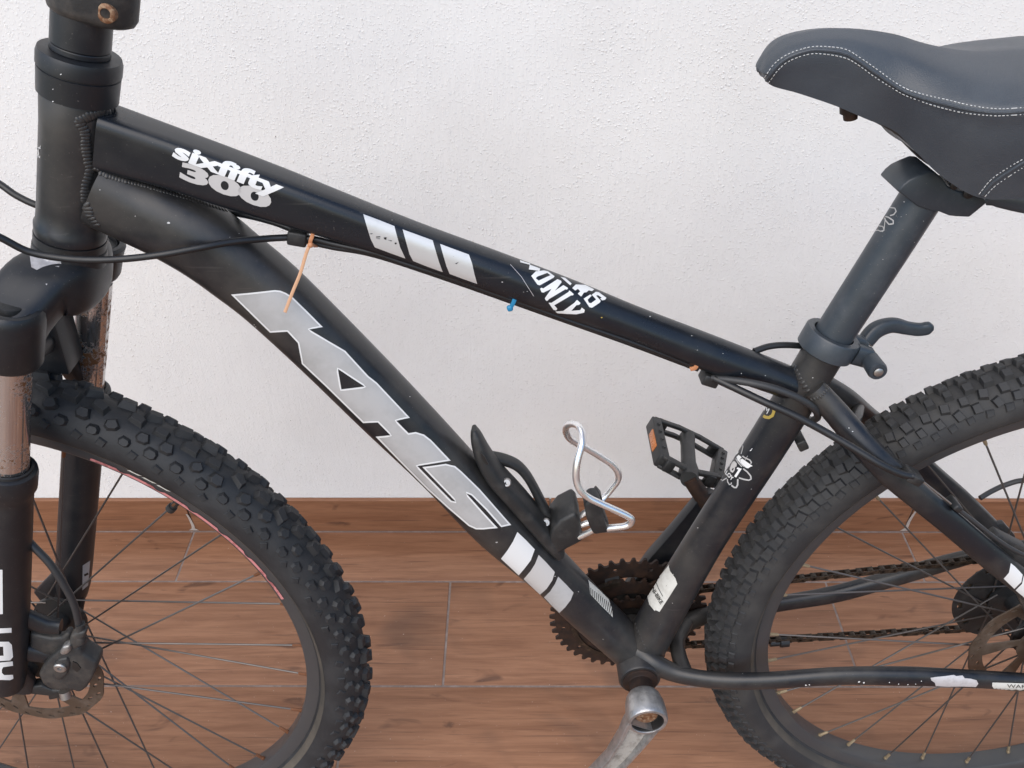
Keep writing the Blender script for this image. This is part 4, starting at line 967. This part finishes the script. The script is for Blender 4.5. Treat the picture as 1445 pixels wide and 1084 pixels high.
for k in range(4):
    a = R(20+90*k); d = Vector((math.cos(a), 0, math.sin(a)))
    sp.sweep([BB+Vector((0, 0.060, 0))+d*0.012, BB+Vector((0, 0.058, 0))+d*0.045, BB+Vector((0, 0.0512, 0))+d*0.068], [(0.014, 0.004, 3), (0.010, 0.004, 3), (0.0085, 0.005, 3)], 14, plane=True)
sp.lathe(BB, (0, 1, 0), [(0.052, 0.03), (0.052, 0.050), (0.057, 0.050), (0.060, 0.034)], 32)
sp.build('crank_spider', M['matte'], o_ca2, smooth=40)
# chain
def link_mesh(outer):
    mb = MB(); o_ = []
    for k in range(14):
        a = 2*math.pi*k/14; c, s_ = math.cos(a), math.sin(a)
        x = 0.00635*(1 if c > 0 else -1)*(min(1, abs(c)*2.5)); h = 0.0041 if abs(c) > 0.25 else 0.0030
        o_.append((x+c*0.0040, s_*h))
    yy = 0.0031 if outer else 0.0021
    for s_ in (-1, 1): mb.plate(o_, [], s_*yy-0.0005, s_*yy+0.0005)
    for s_ in (-1, 1): mb.lathe(Vector((s_*0.00635, 0, 0)), (0, 1, 0), [(-0.0036, 0.0016), (-0.0024, 0.0016), (-0.0022, 0.0038), (0.0022, 0.0038), (0.0024, 0.0016), (0.0036, 0.0016)], 10)
    me = mb.mesh('link'); me.materials.append(M['chain']); return me
lm = [link_mesh(True), link_mesh(False)]
chain_wrap = MB()
chain_wrap.torus(BB+Vector((0, 0.0474, 0)), [(0.062, -0.003), (0.068, -0.003), (0.068, 0.003), (0.062, 0.003)], 60)
keep = [i for i, f in enumerate(chain_wrap.f) if sum((chain_wrap.v[q]-BB).x for q in f)/4 < -0.012]
chain_wrap.f = [chain_wrap.f[i] for i in keep]; 
o_ch = chain_wrap.build('chain', M['chain'], bike, smooth=30)
def run(a, b, off=0):
    d = b-a; n = int(d.length/0.0127); t = d.normalized(); w = Vector((0, 1, 0)); w = (w-t*w.dot(t)).normalized(); u = t.cross(w)
    for i in range(n):
        p = a+t*(0.0127*(i+0.5))
        tw = R(random.uniform(-2.5, 2.5)); t2 = t*math.cos(tw)+u*math.sin(tw); u2 = u*math.cos(tw)-t*math.sin(tw)
        m4 = Matrix(((*t2,), (*w,), (*u2,))).transposed().to_4x4(); m4.translation = p
        o = bpy.data.objects.new('link', lm[(i+off) % 2]); col.objects.link(o); o.parent = o_ch; o.matrix_local = m4
run(L(925, 838, 0.0474), L(1395, 788, 0.044)); run(L(905, 914, 0.0474), L(1450, 882, 0.050), 1)
# rubber tube on the lower run
q0_, q1_ = L(1086, 907, 0.048), L(1112, 905, 0.0485)
MB().sweep([q0_, q0_.lerp(q1_, 0.5), q0_.lerp(q1_, 0.55), q1_], [0.0050, 0.0050, 0.0068, 0.0068], 16).build('chain_sleeve', M['cable'], o_ch)
# cassette and spoke guard
guard = MB().plate([(AXR.x+0.066*math.cos(2*math.pi*k/64), AXR.z+0.066*math.sin(2*math.pi*k/64)) for k in range(64)], [[(AXR.x+0.030*math.cos(2*math.pi*k/40), AXR.z+0.030*math.sin(2*math.pi*k/40)) for k in range(40)]]+[[(AXR.x+0.058*math.cos(a+d)+r_*math.cos(a), AXR.z+0.058*math.sin(a+d)+r_*math.sin(a)) for d, r_ in ((-.09, -.003), (.09, -.003), (.09, .003), (-.09, .003))] for a in [R(k*30+12) for k in range(12)]], 0.0225, 0.0240)
o_cas = None
cas = gear(30, 0.0625, 0.0575, 0.02, 0.0255, 0.0275, AXR); o_cas = cas.build('cassette', M['casscog'], bike, smooth=0)
for k, (n, yy) in enumerate(((26, 0.0295), (22, 0.0335), (19, 0.0375), (16, 0.0415), (13, 0.0455))):
    r_ = n*0.0127/6.283; gear(n, r_+0.0025, r_-0.0022, 0.014, yy, yy+0.0018, AXR).build('sprocket', M['casscog'], o_cas, smooth=0)
guard.build('spoke_guard', M['matte'], hub_r, smooth=0)
# far dropout and derailleur hanger seen behind the wheel
dp = [L(x, y_, 0.066) for x, y_ in ((1398, 738), (1415, 735), (1430, 752), (1436, 775), (1452, 800), (1470, 850), (1450, 870), (1425, 800), (1400, 770))]
MB().plate([(p.x, p.z) for p in dp], [], 0.062, 0.069, 0.0015).build('dropout', M['frame'], frame, smooth=40)
dp = [L(x, y_, -0.068) for x, y_ in ((1418, 790), (1440, 800), (1490, 850), (1520, 905), (1520, 960), (1480, 978), (1450, 972), (1470, 920), (1440, 850))]
MB().plate([(p.x, p.z) for p in dp], [], -0.068, -0.062, 0.0015).build('dropout', M['frame'], frame, smooth=40)

# --- brake rotors and callipers
def rotor(c, y0, X, parent):
    out = []
    for k in range(144):
        a = 2*math.pi*k/144; out.append((c.x+(0.0795-0.0018*(1-math.cos(a*12))/2)*math.cos(a), c.z+(0.0795-0.0018*(1-math.cos(a*12))/2)*math.sin(a)))
    hl = []
    for k in range(6):
        w = []
        for i in range(11):
            t = i/10; a = R(k*60+6+44*t+8); w.append((0.0640, a))
        for i in range(11):
            t = i/10; a = R(k*60+50-44*t-8+2); w.append((0.0285, a))
        hl.append([(c.x+r_*math.cos(a), c.z+r_*math.sin(a)) for r_, a in w])
    for k in range(36):
        a = R(k*10+3); rr_ = 0.0745 if k % 2 else 0.0695; d = 0.45
        pts = []
        for i in range(10):
            g = 2*math.pi*i/10; u, v = 0.0036*math.cos(g), 0.0014*math.sin(g)
            x = rr_+u*math.sin(d)+v*math.cos(d); yv = u*math.cos(d)-v*math.sin(d)
            pts.append((c.x+x*math.cos(a)-yv*math.sin(a), c.z+x*math.sin(a)+yv*math.cos(a)))
        hl.append(pts)
    hl.append([(c.x+0.016*math.cos(2*math.pi*k/24), c.z+0.016*math.sin(2*math.pi*k/24)) for k in range(24)])
    mb = MB().plate(out, hl, y0-0.0009, y0+0.0009)
    if X: mb.v = [X @ v for v in mb.v]
    return mb.build('brake_rotor', M['rotor'], parent, smooth=0)
rotor(AXF, -0.0385, SROT, hub_f); rotor(AXR, -0.0420, None, hub_r)
ZK = zz(0, 840, 5.705)
def cal(pts, y0, y1, name, m, parent, bevel=0.0025):
    p3 = [L(x, y_, y0) for x, y_ in ZK(pts)]
    return MB().plate([(p.x, p.z) for p in p3], [], y0, y1, bevel).build(name, M[m], parent, smooth=45)
o_cal = cal([(305, 640), (340, 580), (395, 510), (480, 440), (545, 400), (640, 430), (665, 480), (780, 550), (778, 590), (740, 680), (690, 755), (640, 790), (560, 765), (470, 770), (400, 760), (340, 720)], -0.066, -0.046, 'brake_calliper', 'dusty', bike, 0.0035)
cal([(235, 310), (400, 350), (490, 345), (530, 300), (575, 320), (560, 400), (480, 480), (400, 500), (330, 490), (235, 510)], -0.058, -0.048, 'mount_bracket', 'dusty', o_cal, 0.003)
cal([(235, 740), (330, 730), (420, 770), (560, 770), (545, 825), (480, 832), (390, 850), (385, 815), (235, 800)], -0.056, -0.046, 'mount_bracket', 'matte', o_cal, 0.002)
cal([(560, 330), (620, 300), (690, 300), (680, 340), (650, 420), (590, 450), (550, 400)], -0.068, -0.058, 'barrel_holder', 'dusty', o_cal, 0.003)
cal([(585, 535), (620, 550), (650, 590), (620, 620), (580, 590)], -0.0668, -0.0655, 'pad_window', 'ink', o_cal, 0.0)
cal([(475, 470), (500, 420), (560, 410), (570, 450), (540, 480), (500, 490)], -0.0705, -0.062, 'adjuster_head', 'alloy', o_cal, 0.002)
cal([(425, 560), (470, 520), (540, 510), (560, 560), (540, 640), (490, 690), (430, 680)], -0.0685, -0.062, 'actuator_arm', 'dusty', o_cal, 0.002)
MB().lathe(L(85.5, 941, -0.0680), (0, -1, 0), [(-0.004, 0.0062), (0.002, 0.0062), (0.003, 0.0050), (0.003, 0.0022), (0.001, 0.0018)], 18).build('bolt', M['bolt'], o_cal)
MB().lathe(L(91, 975, -0.060), (0.05, -0.3, -1), [(0, 0.0055), (0.008, 0.0055), (0.0085, 0.0045), (0.0085, 0.001)], 14).build('bolt', M['bolt'], o_cal)
def cable(pts, r_, name, m, parent, n=10, seg=10):
    s_ = cr([tuple(L(a, b, c)) for a, b, c in pts], n)
    return MB().sweep([Vector(p) for p in s_], r_, seg).build(name, M[m], parent, smooth=60)
cable([(30, 752, -0.052), (48, 772, -0.057), (70, 795, -0.060), (90, 825, -0.062), (105, 855, -0.063), (113, 890, -0.063)], 0.0034, 'brake_hose', 'hose', o_cal)
MB().sweep([L(113, 880, -0.063), L(114, 896, -0.063), L(114, 897, -0.063), L(113, 905, -0.063)], [0.0044, 0.0044, 0.0054, 0.0054], 14).build('barrel_adjuster', M['dusty'], o_cal)
# rear calliper corner
dp = [L(x, y_, -0.058) for x, y_ in ((1395, 765), (1410, 755), (1430, 765), (1450, 775), (1470, 800), (1450, 812), (1425, 800), (1412, 785))]
MB().plate([(p.x, p.z) for p in dp], [], -0.058, -0.045, 0.002).build('brake_calliper', M['dusty'], bike, smooth=40)

# --- cables
def stop(px, py, y_, w, h, ang, name, m, parent, depth=0.008):
    c = L(px, py, y_); k = pix(c)[2]/FOC; a = R(ang); ax = Vector((math.cos(a), 0, -math.sin(a))); az = Vector((math.sin(a), 0, math.cos(a)))
    return MB().box(c, ax*(w*k/2), Vector((0, depth, 0)), az*(h*k/2)).build(name, M[m], parent, bevel=0.0016, smooth=50)
o_cb = cable([(-40, 318, -0.05), (0, 335, -0.046), (40, 355, -0.042), (85, 364, -0.040), (130, 367, -0.040), (180, 365, -0.041), (230, 359, -0.040), (280, 350, -0.034), (330, 341, -0.022), (375, 337, -0.010), (410, 335, -0.004)], 0.0027, 'brake_cable', 'cable', bike)
cable([(-40, 235, 0.05), (0, 260, 0.045), (25, 277, 0.042), (60, 292, 0.040), (120, 303, 0.040), (220, 300, 0.036), (300, 297, 0.028), (345, 303, 0.014), (385, 313, 0.006), (412, 323, 0.004)], 0.0028, 'shift_cable', 'cable', bike)
stop(421, 333, -0.002, 27, 21, 12, 'cable_stop', 'matte', o_tt)
cable([(412, 337, -0.006), (440, 337, -0.006), (470, 344, -0.006), (529, 357, -0.008), (567, 370, -0.008), (630, 390, -0.008), (693, 412.5, -0.008), (760, 436, -0.008), (803, 452, -0.008), (884, 480, -0.008), (940, 501, -0.008), (985, 519, -0.008)], 0.0026, 'brake_cable', 'cable', bike)
cable([(430, 340, 0.004), (470, 349, 0.004), (529, 360, 0.004), (630, 393, 0.004), (760, 439, 0.004), (884, 483, 0.004), (985, 521, 0.004)], 0.0024, 'shift_cable', 'cable', bike)
stop(1001, 533, -0.002, 24, 17, 20, 'cable_stop', 'matte', o_tt)
cable([(1005, 533, -0.008), (1030, 536, -0.016), (1062, 541, -0.024), (1095, 549, -0.028), (1125, 561, -0.030), (1147, 575, -0.028), (1154, 587, -0.020), (1147, 593, -0.006), (1135, 590, 0.008)], 0.0033, 'shift_cable', 'hose', bike)
cable([(1008, 534, -0.010), (1040, 549, -0.022), (1080, 568, -0.034), (1120, 586, -0.042), (1160, 607, -0.050), (1200, 630, -0.060), (1240, 654, -0.070), (1270, 668, -0.074), (1288, 672, -0.075)], 0.0034, 'brake_cable', 'cable', bike)
stop(1287, 671, -0.070, 25, 14, 30, 'cable_stop', 'matte', frame)
cable([(1298, 676, -0.075), (1342, 711, -0.073)], 0.0008, 'bare_cable', 'bolt', bike, 2, 6)
stop(1347, 711, -0.066, 14, 10, 38, 'cable_stop', 'matte', frame)
cable([(1340, 710, -0.066), (1372, 734, -0.067), (1400, 756, -0.067), (1425, 773, -0.066), (1450, 786, -0.064)], 0.0021, 'brake_cable', 'hose', bike)
cable([(1064, 496, 0.006), (1085, 489, 0.010), (1110, 487, 0.012), (1140, 490, 0.014), (1165, 500, 0.018)], 0.0029, 'shift_cable', 'cable', bike)
cable([(1383, 703, 0.080), (1400, 693, 0.085), (1420, 684, 0.088), (1445, 678, 0.088), (1490, 680, 0.086)], 0.0029, 'shift_cable', 'hose', bike)
stop(1129, 622, 0.0, 18, 14, 60, 'cable_stop', 'matte', o_st, 0.009)
cable([(1398, 735, 0.075), (1408, 745, 0.078), (1425, 765, 0.080), (1437, 790, 0.080), (1443, 815, 0.078)], 0.0035, 'derailleur_link', 'matte', bike)
# plastic ties
def tie(pts, w, th, name, m):
    s_ = cr([tuple(L(a, b, c)) for a, b, c in pts], 8)
    return MB().sweep([Vector(p) for p in s_], [(w, th, 4.0)]*len(s_), 12, plane=True).build(name, M[m], bike, smooth=40)
o_tie = tie([(441, 329, -0.010), (438, 342, -0.012), (432, 358, -0.016), (424, 385, -0.022), (413, 412, -0.030), (402, 441, -0.040)], 0.0013, 0.0006, 'cable_tie', 'peach')
stop(438, 346, -0.0135, 8, 8, -20, 'tie_head', 'orange', o_tie, 0.0016)
tie([(443, 322, -0.014), (441, 332, -0.013), (438, 343, -0.012), (446, 348, 0.002)], 0.0015, 0.0008, 'cable_tie', 'orange')
o_tie = tie([(727, 420, -0.012), (724, 428, -0.012), (720, 435, -0.011)], 0.0018, 0.0008, 'cable_tie', 'blue')
stop(719.5, 435, -0.011, 8.5, 9.5, -15, 'tie_head', 'blue', o_tie, 0.0018)
tie([(984, 512, -0.012), (981, 519, -0.012), (974, 521, -0.011)], 0.0020, 0.0009, 'cable_tie', 'orange')

# --- bottle cage on the down tube
bs = cr([(*L(669, 604, -0.004), 0.0022, 0.005), (*L(672, 616, -0.004), 0.0052, 0.009), (*L(681, 640, -0.004), 0.0075, 0.013), (*L(698, 668, -0.004), 0.0085, 0.016), (*L(725, 698, -0.003), 0.0088, 0.017), (*L(752, 729, -0.002), 0.0088, 0.017), (*L(776, 757, -0.002), 0.0085, 0.017), (*L(789, 775, -0.002), 0.0060, 0.015)], 6)
bmesh_base = MB().sweep([Vector(a[:3]) for a in bs], [(a[3], a[4], 2.8) for a in bs], 24, plane=True)
o_cage = bmesh_base.build('bottle_cage', M['matte'], bike, smooth=50); BV['cage'] = bmesh_base.bvh()
al = cr([(*L(694, 645, 0.008), 0.0040), (*L(712, 649, 0.012), 0.0042), (*L(730, 657, 0.014), 0.0040), (*L(744, 672, 0.014), 0.0040), (*L(757, 695, 0.012), 0.0042), (*L(770, 722, 0.008), 0.0048), (*L(784, 748, 0.002), 0.0060)], 6)
MB().sweep([Vector(a[:3]) for a in al], [(a[3], 0.007, 2.8) for a in al], 18, plane=True).build('cage_arm', M['matte'], o_cage)
def cage_plate(pts, y0, y1, name, bevel=0.003):
    p3 = [L(x, y_, y0) for x, y_ in pts]
    return MB().plate([(p.x, p.z) for p in p3], [], y0, y1, bevel).build(name, M['matte'], o_cage, smooth=45)
cage_plate([(779, 748), (790, 735), (812, 724), (817, 730), (821, 745), (823, 764), (800, 776), (784, 786), (772, 772)], -0.018, 0.020, 'cage_foot', 0.0035)
cage_plate([(824, 714), (832, 706), (842, 704), (848, 713), (853, 728), (862, 752), (848, 754), (838, 756), (832, 745), (827, 730)], -0.030, -0.012, 'wire_clip', 0.003)
cage_plate([(838, 700), (842, 694), (849, 702), (852, 716), (846, 718), (840, 710)], 0.012, 0.024, 'wire_clip', 0.003)
for px, py in ((715, 681), (770.5, 737)):
    p = snap(px, py, BV['cage'], 0.0); d = (CL-p).normalized(); nn = (Vector((0, -1, 0.55))).normalized()
    MB().lathe(p-nn*0.002, nn, [(0, 0.0042), (0.0035, 0.0042), (0.0046, 0.0032), (0.0046, 0.0018), (0.003, 0.0016)], 16).build('bolt', M['bolt'], o_cage)
MB().plate([(p.x, p.z) for p in [L(x, y_, -0.018) for x, y_ in ((678, 638), (684, 645), (690, 656), (686, 655), (680, 647))]], [], -0.0185, -0.0165).build('cage_slot', M['ink'], o_cage, smooth=0)
for a, b in (((811, 733, -0.006), (834, 718, -0.006)), ((813, 743, -0.012), (836, 736, -0.014)), ((817, 758, -0.016), (842, 746, -0.022))):
    MB().sweep([L(*a), L(*b)], 0.0029, 12).build('rod', M['wire'], o_cage)
wpts = [(840, 748, -0.022), (862, 745, -0.028), (880, 743, -0.032), (889, 739, -0.033), (891, 733, -0.034), (883, 727, -0.034), (866, 719, -0.034), (848, 711, -0.034), (830, 702, -0.034), (819, 692, -0.034), (813.5, 678, -0.032), (813, 662, -0.030), (816, 645, -0.026), (820.5, 628, -0.020), (821.5, 614, -0.012), (817, 602, -0.004), (808, 598, 0.004), (800, 601, 0.010), (798.5, 609, 0.016), (803, 618, 0.020), (813, 625, 0.024), (828, 633, 0.028), (848, 645, 0.032), (864, 656, 0.034), (872, 667, 0.034), (872, 677, 0.034), (862, 691, 0.032), (851, 704, 0.028), (843, 714, 0.020), (834, 720, 0.008)]
cable(wpts, 0.0033, 'cage_wire', 'wire', o_cage, 6, 14)

# --- far pedal
ZD = zz(900, 570, 7.743)
PY = 0.105
def pedal_frame():
    """built in its own plane, then laid between the measured corners"""
    o_ = L(*ZD([(690, 830)])[0], 0.092)
    return o_
# corners of the platform: spindle root side (near), tip side (far), front and rear edge
cn = [L(*ZD([(265, 640)])[0], 0.100), L(*ZD([(170, 205)])[0], 0.185), L(*ZD([(900, 545)])[0], 0.185), L(*ZD([(845, 850)])[0], 0.100)]
def pd(u, v, h=0.0):
    """u 0..1 front to rear, v 0..1 near to far"""
    a = cn[0].lerp(cn[3], u); b = cn[1].lerp(cn[2], u); p = a.lerp(b, v)
    nn = (cn[3]-cn[0]).cross(cn[1]-cn[0]).normalized()
    if nn.z < 0: nn = -nn
    return p+nn*h
def bar(mb, pts, w, h):
    nn = (cn[3]-cn[0]).cross(cn[1]-cn[0]).normalized()
    for a, b in zip(pts[:-1], pts[1:]):
        t = (b-a).normalized(); s_ = nn.cross(t).normalized()
        mb.box((a+b)/2, t*((b-a).length/2+w*0.7), s_*w, nn*h)
    return mb
o_ped = bar(MB(), [pd(0.0, 0.06), pd(0.0, 0.94)], 0.0062, 0.0085).build('pedal', M['matte'], bike, bevel=0.0018, smooth=45)
o_ped['label'] = 'black platform pedal with an orange reflector'
bar(MB(), [pd(1.0, 0.06), pd(1.0, 0.94)], 0.0062, 0.0085).build('pedal_rail', M['matte'], o_ped, bevel=0.0018, smooth=45)
for v, bow in ((0.0, -0.06), (1.0, 0.06)):
    for h_ in (-0.0062, 0.0062):
        bar(MB(), [pd(0.02, v+(0.03 if v == 0 else -0.03), h_), pd(0.35, v+bow, h_), pd(0.65, v+bow, h_), pd(0.98, v+(0.03 if v == 0 else -0.03), h_)], 0.0040, 0.0022).build('pedal_rail', M['matte'], o_ped, bevel=0.001, smooth=45)
    for u in (0.12, 0.5, 0.88):
        p = pd(u, v+bow*(1 if u == 0.5 else 0.35)); bar(MB(), [p-(pd(0.55, 0.5)-pd(0.45, 0.5))*0.35, p+(pd(0.55, 0.5)-pd(0.45, 0.5))*0.35], 0.0038, 0.0075).build('pedal_rib', M['matte'], o_ped, bevel=0.001, smooth=45)
MB().sweep([pd(0.5, -0.20), pd(0.5, -0.02), pd(0.5, 0.25), pd(0.5, 0.8), pd(0.5, 1.04)], [0.0095, 0.0115, 0.0085, 0.0082, 0.0095], 24).build('pedal_barrel', M['matte'], o_ped)
for u in (0.0, 1.0):
    for v in (0.22, 0.42, 0.62, 0.8):
        MB().lathe(pd(u, v, 0.0082), (pd(0, 0, 1)-pd(0, 0, 0)), [(0, 0.0022), (0.0022, 0.0020), (0.0022, 0.0003)], 8).build('grip_pin', M['matte'], o_ped)
rfc = (pd(0, 0.28)+pd(0, 0.70))/2; e1 = (pd(0, 0.70)-pd(0, 0.28))/2; nn = (pd(0, 0, 1)-pd(0, 0, 0)).normalized(); e0 = (pd(0, 0.5)-pd(1, 0.5)).normalized()
MB().box(rfc+e0*0.0064, e1, e0*0.0012, nn*0.0048).build('reflector', M['reflector'], o_ped, bevel=0.0008)
MB().sweep([BB-cdir*0.170+Vector((0, 0.080, 0)), pd(0.5, -0.15)], [0.0095, 0.0085], 20).build('pedal_spindle', M['rust'], o_ped)
